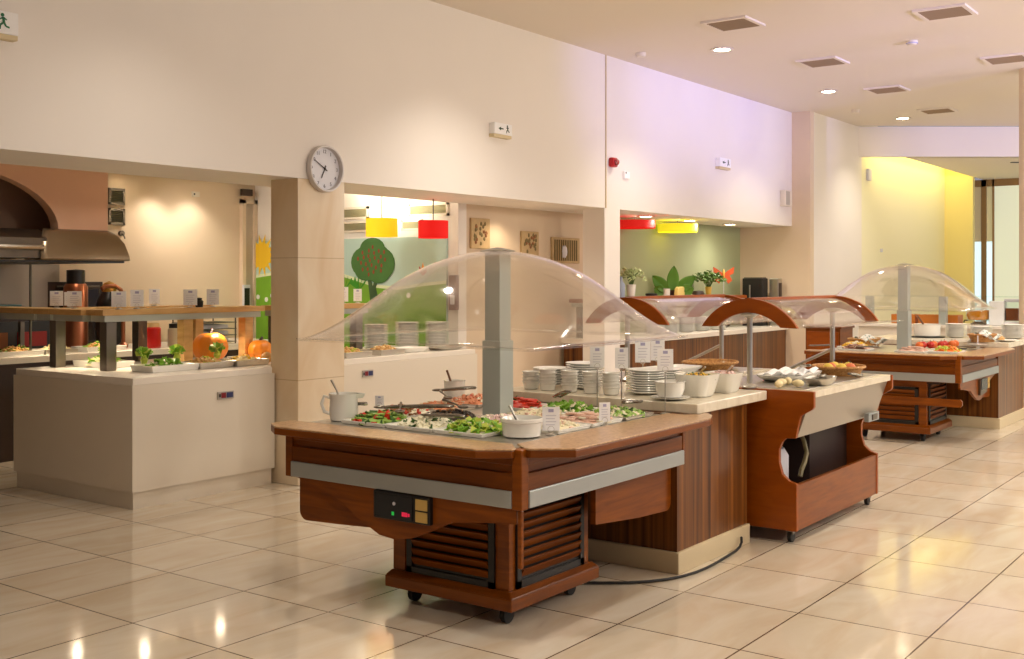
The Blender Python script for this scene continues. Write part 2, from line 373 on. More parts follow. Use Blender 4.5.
# kitchen door at the corner
dr = struct(mb('beige').box(9.02, 9.07, 10.64, 10.7, 0, 2.62).box(9.2, 9.25, 10.64, 10.7, 0, 2.62).box(9.02, 9.25, 10.64, 10.7, 2.57, 2.62).build('door_1', smooth=0))
mb(paint('grey_beige_door', (190, 176, 158), .5)).box(9.07, 9.2, 10.67, 10.7, 0, 2.57).build('door_leaf', dr, smooth=0)
tag(mb(paint('dark_sign', (70, 52, 40), .5)).box(8.98, 9.14, 10.60, 10.64, 2.66, 2.74).build('door_sign', smooth=0), 'small dark plate above the kitchen corner door', 'sign')
tag(mb('grey').box(-.05, .05, -.03, 0, -.16, .16).m('black').box(-.04, .04, -.032, -.03, -.1, .12).build('wall_dispenser', loc=(9.06, 10.64, 1.42), smooth=0), 'small grey dispenser beside the kitchen door', 'dispenser')
b = mb(paint('mauve_plastic', (120, 84, 84), .4)).box(-.05, 0, -.05, .05, 0, .37); b.m('grey').box(-.055, -.05, -.03, .03, .06, .16)
tag(b.build('soap_dispenser', loc=(9.26, 7.52, 1.32), smooth=0, bevel=.015), 'tall mauve wall dispenser at the mural corner, seen through the dome', 'dispenser')
tag(mb('white').box(-.05, .05, -.02, 0, -.03, .03).m('black').box(-.035, -.015, -.022, -.02, -.01, .01).build('thermostat', loc=(8.36, 10.7, 2.64), smooth=0), 'tiny white thermostat high on the beige kitchen wall', 'thermostat')
b = mb('dsteel').cyl((0, -.04, 0), .03, .04, 14, 'y'); b.tube([(0, -.03, 0), (.0, -.06, -.02), (.01, -.07, -.06)], .008)
tag(b.build('wall_sconce', loc=(7.36, 10.7, 2.15)), 'small wall fitting under the dark kitchen grilles', 'fitting')

# pictures on the beige wall
def picture(label, x0, x1, z0, z1, seed):
    random.seed(seed)
    t = thing('relief_picture', label, 'picture', ((x0+x1)/2, 7.48, z0))
    ww, h = x1-x0, z1-z0
    mb(paint('plaster_%d' % seed, (196, 168, 124), .8, noise=.25, nscale=14)).box(-ww/2, ww/2, -.03, 0, 0, h).build('plaque', t, smooth=0, bevel=.006)
    b = mb(paint('relief_olive', (128, 112, 72), .8)).m(paint('relief_olive', (128, 112, 72), .8))
    if seed < 3:
        for k in range(16):
            b.i = 0; b.ball((random.uniform(-.35, .35)*ww, -.03, random.uniform(.15, .85)*h), .02, 1, (1, .5, 1.3), jit=.1)
        b.m(paint('relief_rust', (150, 100, 64), .8))
        for k in range(7): b.ball((random.uniform(-.3, .3)*ww, -.032, random.uniform(.2, .8)*h), .022, 1, (1, .5, 1), jit=.1)
    else:
        for k in range(11): b.box(-ww/2+.04+k*(ww-.08)/11, -ww/2+.055+k*(ww-.08)/11, -.04, -.03, .03, h-.03)
        b.m('grey').ball((-.05, -.03, h*.45), .07, 2, (1, .3, 1.2))
    b.build('relief', t)
picture('narrow plaster relief picture, nearest the mural', 9.45, 9.78, 1.98, 2.31, 1)
picture('plaster relief picture above the dome top, middle of the row', 10.38, 10.72, 1.92, 2.20, 2)
picture('wide ribbed relief picture, last before the jamb', 11.0, 11.60, 1.84, 2.15, 3)

# ------------------------------------------------------------------ ceiling fittings
def downlight(x, y, z, label, group, r=.11):
    t = thing('recessed_downlight', label, 'ceiling light', (x, y, z), 0, group)
    mb('white').lathe([(r, 0), (r*1.15, -.004), (r*1.15, -.012), (r*.8, -.012), (r*.8, 0)], n=24).build('trim_ring', t)
    mb(paint('lit_lamp_glass', (255, 236, 200), .3, emit=25)).lathe([(r*.8, -.002), (r*.8, -.008), (0, -.012)], n=20).build('lamp', t)
g = None
downlight(11.34, 5.42, 4.19, 'lit ceiling downlight nearest the camera, beside the square grille', g)
downlight(14.72, 5.47, 4.19, 'lit ceiling downlight in the middle of the row', g)
downlight(17.88, 5.44, 4.19, 'lit ceiling downlight farthest back, near the bulkhead', g)
downlight(12.53, 7.05, 2.455, 'small downlight in the niche ceiling above the red shade', g, .1)
downlight(13.74, 7.05, 2.455, 'small downlight in the niche ceiling right of the yellow shade', g, .1)
downlight(15.08, 7.08, 2.455, 'small downlight in the niche ceiling at its right end', g, .1)
downlight(7.33, 10.45, 2.80, 'small lit downlight in the kitchen ceiling beside the hood', g, .07)
def cvent(x, y, label):
    t = thing('ceiling_vent', label, 'vent', (x, y, 4.19))
    f = mb('ceil')
    for a in ((-.24, -.2, -.24, .24), (.2, .24, -.24, .24), (-.2, .2, -.24, -.2), (-.2, .2, .2, .24)): f.box(*a, -.02, 0)
    f.build('frame', t, smooth=0)
    mb('dark').box(-.2, .2, -.2, .2, -.006, 0).build('backing', t, smooth=0)
    s = mb(paint('vent_slat', (150, 128, 102), .5))
    for k in range(9): s.obox((-.18+k*.045, 0, -.012), (.03, .4, .004), (0, .6, 0))
    s.build('slats', t, smooth=0)
cvent(10.25, 4.78, 'square ceiling grille nearest the long wall, beside first downlight')
cvent(12.68, 4.78, 'square ceiling grille second along the row by the long wall')
cvent(15.03, 4.78, 'square ceiling grille third along the row by the long wall')
cvent(17.35, 4.76, 'square ceiling grille farthest along the row, before the bulkhead')
cvent(11.0, 2.95, 'large square ceiling grille at the top right, above the detector')
cvent(13.75, 3.0, 'square ceiling grille cut by the right edge')
def detector(x, y, label, dark):
    t = thing('smoke_detector', label, 'detector', (x, y, 4.19))
    mb('white').lathe([(.06, 0), (.06, -.02), (.045, -.045), (0, -.05)], n=20).build('body', t)
    if dark: mb('violet').lathe([(.047, -.02), (.062, -.022), (.062, -.03), (.045, -.034)], n=20).build('ring', t)
detector(12.15, 3.6, 'white smoke detector with a dark ring among the ceiling grilles', True)
detector(11.0, 6.25, 'small pale detector at the ceiling edge over the wall joint', False)
detector(16.6, 5.75, 'flat pale detector far back on the ceiling', False)
tag(mb('black').box(-.5, .5, -.03, .03, -.012, 0).build('slot_diffuser', loc=(21.2, 4.1, 3.689), rotz=-.9, smooth=0), 'thin dark slot vent in the lower ceiling at right', 'vent')

# ------------------------------------------------------------------ wall fittings on the long wall (y = 6.63)
ck = thing('wall_clock', 'round white wall clock with grey rim on the pillar', 'clock', (6.455, 6.63, 2.547))
R = .19
mb(paint('grey_clock_rim', (206, 200, 198), .35, .2)).lathe([(R*.93, -.004), (R, -.004), (R, -.04), (R*.98, -.052), (R*.92, -.052), (R*.89, -.03), (R*.89, -.01), (R*.93, -.008)], n=48, axis='y').build('rim', ck)
mb(paint('clock_face', (226, 226, 234), .5)).lathe([(R*.9, -.004), (R*.9, -.014), (0, -.015)], n=48, axis='y').build('face', ck)
b = mb(paint('clock_numeral', (120, 118, 130), .6))
for k in range(1, 13):
    a = PI/2-k*PI/6; cx, cz = .74*R*math.cos(a), .74*R*math.sin(a)
    text_mesh(b, str(k), .042, lambda v: (v.x+cx, -.016-v.z, v.y+cz))
b.build('numerals', ck, smooth=0)
def hand(a, l, wd, y, nm):
    d = Vector((math.cos(a), 0, math.sin(a))); n = Vector((-math.sin(a), 0, math.cos(a)))
    pts = [(-d*.03+n*wd), (-d*.03-n*wd), (d*l-n*wd*.6), (d*l+n*wd*.6)]
    mb('dark').prism([(p.x, p.z) for p in pts], 'y', y, y-.002).build(nm, ck, smooth=0)
hand(PI/2-(6.83)*PI/6, .085, .006, -.018, 'hour_hand'); hand(PI/2-50*PI/30, .135, .0045, -.021, 'minute_hand')
mb('dark').cyl((0, -.026, 0), .009, .01, 12, 'y').build('hub', ck)

def man(b, cx, cz, h, y):
    """running man, facing left, built flat on the sign"""
    b.lathe([(h*.10, 0), (h*.10, -.003)], (cx-h*.04, y, cz+h*.38), 12, 'y')
    def bar(p, q, wd):
        p, q = Vector(p), Vector(q); n = Vector((-(q-p).y, (q-p).x)).normalized()*wd
        b.prism([(cx+v.x*h, cz+v.y*h) for v in (p+n, p-n, q-n, q+n)], 'y', y, y-.003)
    bar((0, .27), (.04, -.02), .07); bar((.04, 0), (-.16, -.18), .05); bar((-.16, -.18), (-.2, -.42), .045)
    bar((.04, 0), (.16, -.22), .05); bar((.16, -.22), (.36, -.26), .045); bar((0, .25), (-.2, .12), .035); bar((0, .25), (.2, .14), .035)
def exit_sign(label, x, z, wd, h, flip, mk):
    t = thing('exit_sign', label, 'sign', (x, 6.63, z))
    mb('card').box(-wd/2, wd/2, -.07, 0, -h/2, h/2).build('lightbox', t, smooth=0, bevel=.006)
    mb(paint('yellowed_plastic', (214, 196, 156), .5)).box(-wd/2, wd/2, -.06, 0, -h/2-.03, -h/2).build('base_strip', t, smooth=0)
    b = mb(mk); s = -1 if flip else 1
    man(b, s*wd*.22, 0, h*.8, -.0705)
    b.prism([(-s*wd*.02+k[0]*s*wd, k[1]*h) for k in ((0, .05), (-.14, .05), (-.14, .16), (-.27, 0), (-.14, -.16), (-.14, -.05), (0, -.05))], 'y', -.0705, -.0735)
    b.build('pictogram', t, smooth=0)
DKG = paint('dark_green_print', (40, 66, 44), .6); BRG = paint('green_print', (20, 110, 70), .6)
exit_sign('white exit sign with arrow and running man, right of the clock', 8.83, 3.125, .29, .11, False, DKG)
exit_sign('white exit sign with running man, above the third opening', 13.84, 3.215, .34, .12, False, DKG)
exit_sign('green running man exit sign cut by the left edge', 3.61, 3.225, .36, .14, False, BRG)
t = thing('fire_alarm', 'red fire alarm sounder beside the wall joint', 'alarm', (10.975, 6.63, 2.98))
mb(paint('alarm_red', (186, 20, 30), .35)).box(-.055, .055, -.07, 0, -.055, .055).build('housing', t, smooth=0, bevel=.02)
mb(paint('alarm_lens', (150, 16, 24), .15, coat=.5)).lathe([(.035, 0), (.035, -.02), (.02, -.035), (0, -.04)], (0, -.07, 0), 16, 'y').build('lens', t)
tag(mb('card').box(-.06, .06, -.03, 0, -.05, .03).m('dark').box(-.04, -.02, -.033, -.03, .005, .025).build('wall_box', loc=(11.3, 6.63, 2.87), smooth=0, bevel=.006), 'small white wall box right of the red alarm', 'fitting')
t = thing('wall_speaker', 'tall white wall unit at the right end of the upper wall', 'speaker', (15.97, 6.63, 2.86))
mb('white').box(-.13, .13, -.09, 0, -.12, .12).build('body', t, smooth=0, bevel=.01); mb(paint('grey_side', (180, 172, 160), .6)).box(-.115, .03, -.094, -.09, -.1, .1).build('grille', t, smooth=0)
tag(mb('grey').box(-.07, .07, -.05, 0, -.1, .1).build('wall_speaker', loc=(18.9, 6.34, 3.42), smooth=0, bevel=.01), 'small grey wall speaker under the bulkhead on the yellow lit wall', 'speaker')
tag(mb('grey').box(-.04, .04, -.02, 0, -.03, .03).build('wall_socket', loc=(19.6, 6.34, 2.15), smooth=0), 'tiny wall socket above the far dome', 'socket')
t = thing('cove_light', 'glowing yellow cove strip above the end wall slot', 'light', (21.2, 5.80, 3.80))
mb('white').box(-1.7, 2.2, -.04, .05, -.03, 0).build('channel', t, smooth=0)
mb(paint('yellow_led_diffuser', (255, 226, 60), .4, emit=3)).box(-1.7, 2.2, -.02, .03, 0, .02).build('diffuser', t, smooth=0)

# ------------------------------------------------------------------ pendant lamp shades
def shade(label, x, y, z, r, h, col, top):
    t = thing('pendant_lamp', label, 'lamp', (x, y, z))
    m_ = paint('shade_%d_%d_%d' % col, col, .7, emit=.55)
    mb(m_).lathe([(r, 0), (r, h), (r-.004, h), (r-.004, 0), (r, 0)], n=36).build('lamp_shade', t)
    mb('dsteel').tube([(0, 0, h-.02), (0, 0, top-z)], .006).build('cord', t)
    b = mb('dsteel')
    for k in range(3): b.tube([(0, 0, h-.02), ((r-.003)*math.cos(k*2.09), (r-.003)*math.sin(k*2.09), h-.02)], .003)
    b.build('spider', t)
    mb(paint('lit_bulb', (255, 240, 200), .3, emit=6)).ball((0, 0, h*.5), .045).build('bulb', t)
shade('yellow drum pendant lamp shade in front of the mural', 8.6, 7.97, 2.09, .165, .19, (240, 190, 20), 2.8)
shade('red drum pendant lamp shade in front of the mural', 8.6, 7.27, 2.06, .15, .175, (214, 14, 10), 2.455+.0)
shade('red pendant lamp shade in the sage green niche', 12.50, 7.2, 2.30, .27, .10, (196, 20, 14), 2.455)
shade('lemon yellow pendant lamp shade in the sage green niche', 13.68, 7.2, 2.29, .27, .11, (236, 222, 40), 2.455)

# ------------------------------------------------------------------ refrigerated salad bars
GK = [(0, 1), (.1, .993), (.2, .972), (.3, .935), (.4, .882), (.5, .808), (.6, .70), (.7, .572), (.8, .415), (.88, .28), (.94, .15), (.97, .05), (1, 0)]
def gk(s):
    s = abs(s)
    for (a, b), (c, d) in zip(GK, GK[1:]):
        if s <= c:
            t = (s-a)/(c-a); return b+(d-b)*t
    return 0
def gks(s):  # lightly smoothed
    return sum(gk(min(1, abs(s+k*.02))) for k in (-2, -1, 0, 1, 2))/5 if abs(s) < .97 else gk(s)
def louvre(parent, axis, at, a0, a1, z0, z1, n=7):
    """louvred access panel; axis 'x' faces -x at x=at (spans y), axis 'y' faces -y"""
    def bx(b, p0, p1, d0, d1, q0, q1):
        if axis == 'x': b.box(at+d0, at+d1, p0, p1, q0, q1)
        else: b.box(p0, p1, at+d0, at+d1, q0, q1)
    f = mb('black')
    bx(f, a0, a0+.035, -.012, .01, z0, z1); bx(f, a1-.035, a1, -.012, .01, z0, z1); bx(f, a0, a1, -.012, .01, z0, z0+.035); bx(f, a0, a1, -.012, .01, z1-.02, z1)
    bx(f, a0+.03, a1-.03, -.0005, .004, z0+.03, z1-.01)
    p = f.build('louvre_frame', parent, smooth=0)
    s = mb('cherryh')
    for k in range(n):
        z = z0+.045+(z1-z0-.07)*(k+.5)/n; hh = (z1-z0-.07)/n
        if axis == 'x': s.obox((at-.008, (a0+a1)/2, z), (.008, a1-a0-.075, hh*.92), (0, -.55, 0))
        else: s.obox(((a0+a1)/2, at-.008, z), (a1-a0-.075, .008, hh*.92), (.55, 0, 0))
    s.build('slats', p, smooth=0)
def salad_bar(name, label, X0, Y0, base, bell):
    t = thing(name, label, 'salad bar', (X0, Y0, 0))
    LX, LY = 1.56, 1.52
    b = mb('cherryh').box(.012, LX, .012, LY, .60, .845)
    # raised lower rail and end stiles on the two visible faces
    b.box(0, .02, .05, LY, .60, .765).box(.05, LX, 0, .02, .60, .765)
    b.box(.004, .02, .05, LY, .80, .845).box(.05, LX, .004, .02, .80, .845)
    b.box(-.004, .02, LY-.05, LY, .60, .845).box(LX-.03, LX, -.004, .02, .66, .845)
    b.build('tub', t, smooth=0, bevel=.004)
    b = mb('cherry').box(-.006, .05, -.006, .05, .60, .876); b.box(.0, .022, .0, .022, .335 if bell == 'left' else .56, .60)
    b.build('corner_post', t, smooth=0, bevel=.005)
    mb('band').box(-.014, 0, .048, LY-.05, .606, .685).build('steel_band', t, smooth=0, bevel=.003)
    mb('band').box(.048, LX-.03, -.014, 0, .606, .685).build('steel_band', t, smooth=0, bevel=.003)
    mb('steel').box(.06, LX-.01, .06, LY-.02, .84, .874).build('steel_deck', t, smooth=0, bevel=.004)
    for pts in ([(-.125, .16), (-.125, 1.47), (-.05, 1.58), (.10, 1.58), (.10, .12), (0, .03), (-.03, .03)],
                [(.16, -.186), (1.50, -.186), (1.64, -.13), (1.70, -.075), (1.69, -.055), (1.62, -.055), (1.555, .03), (1.555, .11), (.12, .11), (.03, 0), (.03, -.03)]):
        mb('cherryh').prism(pts, 'z', .838, .872).m('granite').prism(pts, 'z', .872, .882).build('tray_slide', t, smooth=0, bevel=.004)
    # under-tub casing with rounded lower corners
    lo, lx = (.93, .76) if bell == 'left' else (.06, .82)
    r = .05; c = [(1.49, .60), (1.49, .36+r)]+[(1.49-r+r*math.cos(-a), .36+r-r*math.sin(a)) for a in (.4, .8, 1.2, PI/2)]+[(1.2, .37), (lo, .385), (lo, .60)]
    if bell != 'left': c = [(1.50, .43), (1.52, .41), (1.52, .37), (1.50, .35), (.02, .35), (0, .37), (0, .41), (.02, .43)]
    mb('cherry').prism(c, 'x', .07, .10).build('casing_panel' if bell == 'left' else 'lower_rail', t, smooth=0)
    c2 = [(1.558, .60), (1.558, .335+r)]+[(1.558-r+r*math.cos(a), .335+r-r*math.sin(a)) for a in (.4, .8, 1.2, PI/2)]+[(1.2, .35), (lx, .39), (lx, .60)]
    mb('cherry').prism(c2, 'y', .085, .115).build('casing_panel', t, smooth=0)
    mb('dark').box(.11, 1.40, .225, 1.45, .57, .605).build('tub_bottom', t, smooth=0)
    # bell shaped apron carrying the control box
    bp = [(.03, .605), (.03, .535), (.20, .52), (.40, .495), (.55, .425), (.65, .385), (.76, .365), (.86, .375), (.96, .42), (1.08, .485), (1.22, .55), (1.40, .59), (1.46, .605)]
    cb = thing; 
    if bell == 'left':
        mb('cherry').prism(bp, 'x', .004, .028).build('apron', t, smooth=0)
        k = mb('black').prism([(.515, .468), (.875, .466), (.875, .603), (.515, .600)], 'x', -.022, .006).build('control_box', t, smooth=0, bevel=.004)
        q = lambda y0, y1, z0, z1, m_, nm: mb(m_).box(-.0265, -.022, y0, y1, z0, z1).build(nm, k, smooth=0)
    else:
        mb('cherry').prism(bp, 'y', .004, .028).build('apron', t, smooth=0)
        k = mb('dsteel').prism([(.72, .42), (.98, .44), (.98, .59), (.72, .59)], 'y', -.022, .006).build('control_box', t, smooth=0, bevel=.004)
        q = lambda y0, y1, z0, z1, m_, nm: mb(m_).box(1.6-y1, 1.6-y0, -.0265, -.022, z0, z1).build(nm, k, smooth=0)
    q(.62, .86, .478, .592, paint('dark_display', (34, 36, 40), .2), 'display')
    q(.528, .60, .536, .588, paint('yellow_sticker', (206, 172, 96), .6), 'sticker'); q(.528, .60, .478, .528, paint('yellow_sticker', (206, 172, 96), .6), 'sticker')
    if bell == 'left':
        mb(paint('green_led', (40, 200, 80), .4, emit=.35)).box(-.028, -.0265, .735, .75, .492, .51).build('green_light', k, smooth=0)
        mb(paint('red_led', (230, 40, 80), .4, emit=.35)).box(-.028, -.0265, .65, .685, .494, .515).box(-.028, -.0265, .635, .647, .497, .512).build('red_digits', k, smooth=0)
        mb('grey').cyl((-.0265, .735, .55), .009, -.002, 12, 'x').build('knob', k)
    for o in kids(t):                                   # the tub assembly sits 3 cm higher on its pedestal
        o.scale.z = .9826; o.location.z = .0287
    # pedestal
    x0, x1, y0, y1 = base
    b = mb('cherry').box(x0+.05, x1-.03, y0+.05, y1-.03, .15, .616)
    b.box(x0+.042, x0+.055, y1-.10, y1-.02, .15, .45)
    b.build('pedestal', t, smooth=0, bevel=.003)
    b0 = [(x0, y0), (x1, y0), (x1, y1), (x0, y1)]; b1 = [(x0+.03, y0+.03), (x1-.02, y0+.03), (x1-.02, y1-.02), (x0+.03, y1-.02)]
    mb('cherryh').prism(b0, 'z', .085, .145).prism(b0, 'z', .145, .17, b1).build('plinth', t, smooth=0, bevel=.006)
    louvre(t, 'x', x0+.048, y0+.13, y1-.115, .165, .55); louvre(t, 'y', y0+.048, x0+.10, x1-.09, .17, .605, 8)
    for cx, cy in ((x0+.10, y0+.10), (x0+.12, y1-.10), (x1-.10, y0+.12), (x1-.10, y1-.10)):
        b = mb('rubber').lathe([(.025, -.016), (.042, -.014), (.042, .014), (.025, .016)], (cx, cy, .042), 16, 'y'); b.m('black').box(cx-.028, cx+.028, cy-.022, cy+.022, .055, .09)
        b.build('caster', t)
    # centre post
    px, py = .925, .825
    b = mb('alu').box(px-.052, px+.052, py-.052, py+.052, .886, 1.80)
    b.box(px-.062, px+.062, py-.062, py+.062, .886, 1.31)
    po = b.build('post', t, smooth=0, bevel=.004)
    mb('steel').lathe([(.09, 1.80), (.10, 1.806), (.03, 1.822), (0, 1.826)], (px, py, 0), 24).build('cap', po)
    # clear blown dome canopy with a square rim
    hs = .77; cx, cy = .895, .805
    warp = lambda a: math.copysign(abs(a)**.75, a)
    def fn(u, v):
        a, c = warp(2*u-1), warp(2*v-1)
        return (cx+a*hs, cy+c*hs, 1.33+.475*gks(a)*gks(c))
    d = mb('acry').grid(fn, 56, 56).build('dome_canopy', t, smooth=180, solid=.006)
    rp = []
    b = mb('acry')
    for a in ((-hs, hs, -hs, -hs+.02), (-hs, hs, hs-.02, hs), (-hs, -hs+.02, -hs+.02, hs-.02), (hs-.02, hs, -hs+.02, hs-.02)): b.box(cx+a[0], cx+a[1], cy+a[2], cy+a[3], 1.318, 1.326)
    b.build('dome_rim', d, smooth=0)
    return t
salad_bar('salad_bar', 'nearest cherry wood salad bar on casters under a large clear dome', 4.035, 2.90, (.185, .965, .19, .99), 'left')
salad_bar('salad_bar', 'distant salad bar under a clear dome at the right, before the yellow lit wall', 11.50, 2.94, (.05, .86, .30, 1.10), 'right')

# ------------------------------------------------------------------ wood-clad counters
def wood_counter(label, x0, x1, y0, y1):
    t = thing('buffet_counter', label, 'counter', (x0, y0, 0))
    X, Y = x1-x0, y1-y0
    mb('skirt').box(-.02, X, -.02, Y, 0, .12).build('skirting', t, smooth=0, bevel=.004)
    mb('zebra').box(0, X, 0, Y, .12, .89).build('cladding', t, smooth=0)
    mb('slab').box(.07, X+.10, -.09, Y+.30, .89, .948).build('countertop', t, smooth=0, bevel=.006)
    return t
c1 = wood_counter('striped walnut counter with cream stone top, joined to the nearest salad bar', 5.600, 6.53, 2.95, 3.98)
c2 = wood_counter('striped walnut counter with cream top at the right edge, behind the distant bar', 13.07, 14.30, 2.94, 4.2)
# power cord on the floor
tag(mb('rubber').tube([(5.10, 3.25, .011), (5.16, 3.16, .011), (5.24, 3.06, .011), (5.33, 2.98, .011), (5.43, 2.92, .011), (5.54, 2.88, .011), (5.66, 2.86, .011), (5.78, 2.855, .011), (5.90, 2.86, .011), (6.02, 2.87, .011), (6.13, 2.88, .011), (6.22, 2.885, .014), (6.29, 2.89, .024), (6.34, 2.90, .042), (6.37, 2.915, .065)], .008).build('power_cord'), 'black power cord along the floor by the striped counter skirting', 'cord')

# ------------------------------------------------------------------ curved-canopy carts
def arc(r, cz, half, n, yc=0): return [(yc+r*math.sin(a), cz+r*math.cos(a)) for a in [-half+2*half*k/n for k in range(n+1)]]
def cart(label):
    t = thing('buffet_cart', label, 'buffet cart', (6.64, 2.99, 0))
    L = 1.52
    half = [(.32, .08), (.32, .375), (.27, .39), (.225, .43), (.205, .50), (.205, .58), (.225, .63), (.25, .655), (.315, .66), (.325, .72), (.345, .80), (.42, .845), (.43, .86), (.43, .955)]
    prof = [(-y, z) for y, z in half]+[(y, z) for y, z in reversed(half)]
    for x in (0, L): mb('arch').prism(prof, 'x', x, x+.035).build('end_panel', t, smooth=0, bevel=.004)
    b = mb('slab').prism([(-.42, .915), (.42, .915), (.42, .957), (-.42, .957)], 'x', .035, L); b.m('steel')
    b.box(.06, L-.03, -.35, .35, .957, .960)
    b.build('deck', t, smooth=0, bevel=.006)
    mb(paint('trough_steel', (158, 150, 138), .38, .5)).prism([(-.40, .915), (-.31, .66), (.31, .66), (.40, .915)], 'x', .035, L).build('steel_trough', t, smooth=0)
    b = mb('band').box(1.2, 1.42, -.37, -.335, .64, .70); b.m('dsteel').box(1.26, 1.36, -.38, -.37, .65, .69)
    b.build('switch_box', t, smooth=0, bevel=.003)
    b = mb('cherry').prism([(-.315, .08), (-.315, .365), (-.285, .365), (-.285, .08)], 'x', .035, L); b.prism([(.285, .08), (.285, .365), (.315, .365), (.315, .08)], 'x', .035, L); b.box(.035, L, -.285, .285, .08, .12)
    b.build('base_tray', t, smooth=0, bevel=.003)
    b = mb('dark').box(.78, L-.01, -.10, .24, .12, .655)
    b.build('compressor_housing', t, smooth=0)
    mb('grey').lathe([(.15, 0), (.16, .01), (.16, .36), (.13, .41), (0, .42)], (.36, .05, .12), 24).build('gas_cylinder', t)
    mb(paint('olive_hose', (120, 108, 70), .5)).tube([(.56, -.10, .66), (.58, -.14, .56), (.55, -.17, .49), (.46, -.19, .44), (.38, -.20, .40), (.36, -.20, .36)], .016).build('hose', t)
    for x in (.06, L-.03):
        for y in (-.26, .26):
            b = mb('rubber').lathe([(.02, -.014), (.037, -.012), (.037, .012), (.02, .014)], (x, y, .037), 16, 'y'); b.m('dsteel').box(x-.022, x+.022, y-.02, y+.02, .05, .085)
            b.build('caster', t)
    # canopy: two wooden arches, a clear barrel sheet with flared lips, posts
    o = arc(.385, 1.140, 1.02, 20); i = arc(.30, 1.135, .80, 20)
    ring = o+list(reversed(i))
    for x in (-.005, L+.005): mb('arch').prism(ring, 'x', x, x+.03).build('canopy_arch', t, smooth=30, bevel=.003)
    pf = [(-.52, 1.352), (-.44, 1.352), (-.37, 1.348)]+arc(.372, 1.140, .98, 24)+[(.345, 1.336)]
    mb('acry').grid(lambda u, v: (.02+v*(L-.01),)+pf[round(u*(len(pf)-1))], len(pf)-1, 6).build('canopy_sheet', t, smooth=60, solid=.006)
    mb('arch').box(.02, L, -.02, .02, 1.513, 1.530).build('ridge_rail', t, smooth=0, bevel=.003)
    for x in (.02, L-.03):
        b = mb('steel').cyl((x, 0, .955), .018, .48, 14)
        b.lathe([(.05, .957), (.05, .965), (.02, .985)], (x, 0, 0), 20); b.lathe([(.018, 1.40), (.06, 1.425), (.06, 1.432)], (x, 0, 0), 20)
        b.build('canopy_post', t)
    mb('steel').tube([(L-.03, .0, 1.13), (L-.03, .34, .965)], .012).build('brace', t)
    return t
ca = cart('buffet cart with wooden arch canopy, in front beside the striped counter')
dup(ca, (6.64, 3.89, 0), 'second arched canopy cart, standing back to back behind the front cart')

# ------------------------------------------------------------------ tableware prototypes
def cardstand(label, x, y, z, h, rz=-.9, cw=.09, ch=.12, tilt=0, group=None):
    t = thing('label_stand', label, 'label stand', (x, y, z), rz, group)
    b = mb('steel').lathe([(.028, 0), (.028, .004), (.006, .010)], n=14)
    if h > .02: b.tube([(0, 0, .004), (0, 0, h)], .0035, 6)
    b.tube([(.016*math.cos(a), .0, h+.016+.016*math.sin(a)) for a in [k*PI/5 for k in range(10)]], .0022, 5, True)
    b.build('clip_base', t)
    c = mb('card').box(-cw/2, cw/2, -.0015, .0015, h+.01, h+.01+ch)
    co = c.build('card', t, smooth=0)
    k = mb('violet').box(-cw*.15, cw*.15, -.0022, -.0015, h+.01+ch*.78, h+.01+ch*.92); k.m('grey')
    for j in range(4): k.box(-cw*.3, cw*(.3-.08*(j % 2)), -.0022, -.0015, h+.01+ch*(.62-.13*j), h+.01+ch*(.66-.13*j))
    k.build('print', co, smooth=0)
    return t
def plate_proto(r, name='dinner_plate'):
    b = mb('porc').lathe([(r*.55, 0), (r*.60, .003), (r*.98, .017), (r, .019), (r*.985, .022), (r*.62, .009), (0, .008)], n=36)
    return b.build(name)
def bowl_proto(r, h, name='small_bowl'):
    b = mb('porc').lathe([(r*.7, 0), (r*.85, .004), (r*.97, h*.82), (r*1.08, h*.9), (r*1.08, h), (r*.98, h), (r*.82, .014), (0, .010)], n=28)
    return b.build(name)
def stack(proto, label, cat, x, y, z, n, dz, group, rz=0, first=[True]):
    used = getattr(stack, 'used', set())
    for k in range(n):
        if id(proto) not in used: o = proto; used.add(id(proto))
        else: o = proto.copy(); COL.objects.link(o)
        o.location = (x, y, z+k*dz); tag(o, label, cat, group)
    stack.used = used
Z1 = .9485
P27 = plate_proto(.125); B11 = bowl_proto(.053, .05) 
row = [(5.84, 4.12), (5.83, 3.985), (5.83, 3.82), (5.83, 3.66), (5.83, 3.52)]
names = ['leftmost, half hidden by the dome post', 'second from the dome post', 'third from the dome post', 'fourth from the dome post, behind a tall label', 'last before the big plate stack']
for (x, y), nm, n in zip(row, names, (4, 5, 5, 5, 5)):
    stack(B11, 'small white bowl in the nested pile %s' % nm, 'bowl', x, y, Z1, n, .021, 'bowl pile '+nm)
for (x, y, n), nm in zip(((6.06, 4.11, 8), (6.07, 3.86, 11), (6.00, 3.37, 10), (6.27, 3.40, 9)), ('behind the left bowls', 'tallest, behind the middle bowls', 'standing right of the bowl piles', 'behind the lidded tureen')):
    stack(P27, 'white dinner plate in the stack %s' % nm, 'plate', x, y, Z1, n, .0145, 'plate stack '+nm)
def tureen(x, y):
    t = thing('soup_tureen', 'white round sauce tureen with ladle on a saucer at counter front', 'tureen', (x, y, Z1))
    mb('porc').lathe([(.05, 0), (.07, .004), (.115, .014), (.118, .018), (.07, .012), (0, .012)], n=32).build('saucer', t)
    mb('porc').lathe([(.05, .013), (.068, .018), (.084, .06), (.086, .10), (.09, .105), (.082, .106), (.078, .06), (.05, .03), (0, .028)], n=32).build('bowl', t)
    mb('steel').tube([(.0, 0, .05), (.05, -.03, .11), (.10, -.06, .155)], .005).build('ladle', t)
tureen(5.795, 3.10)
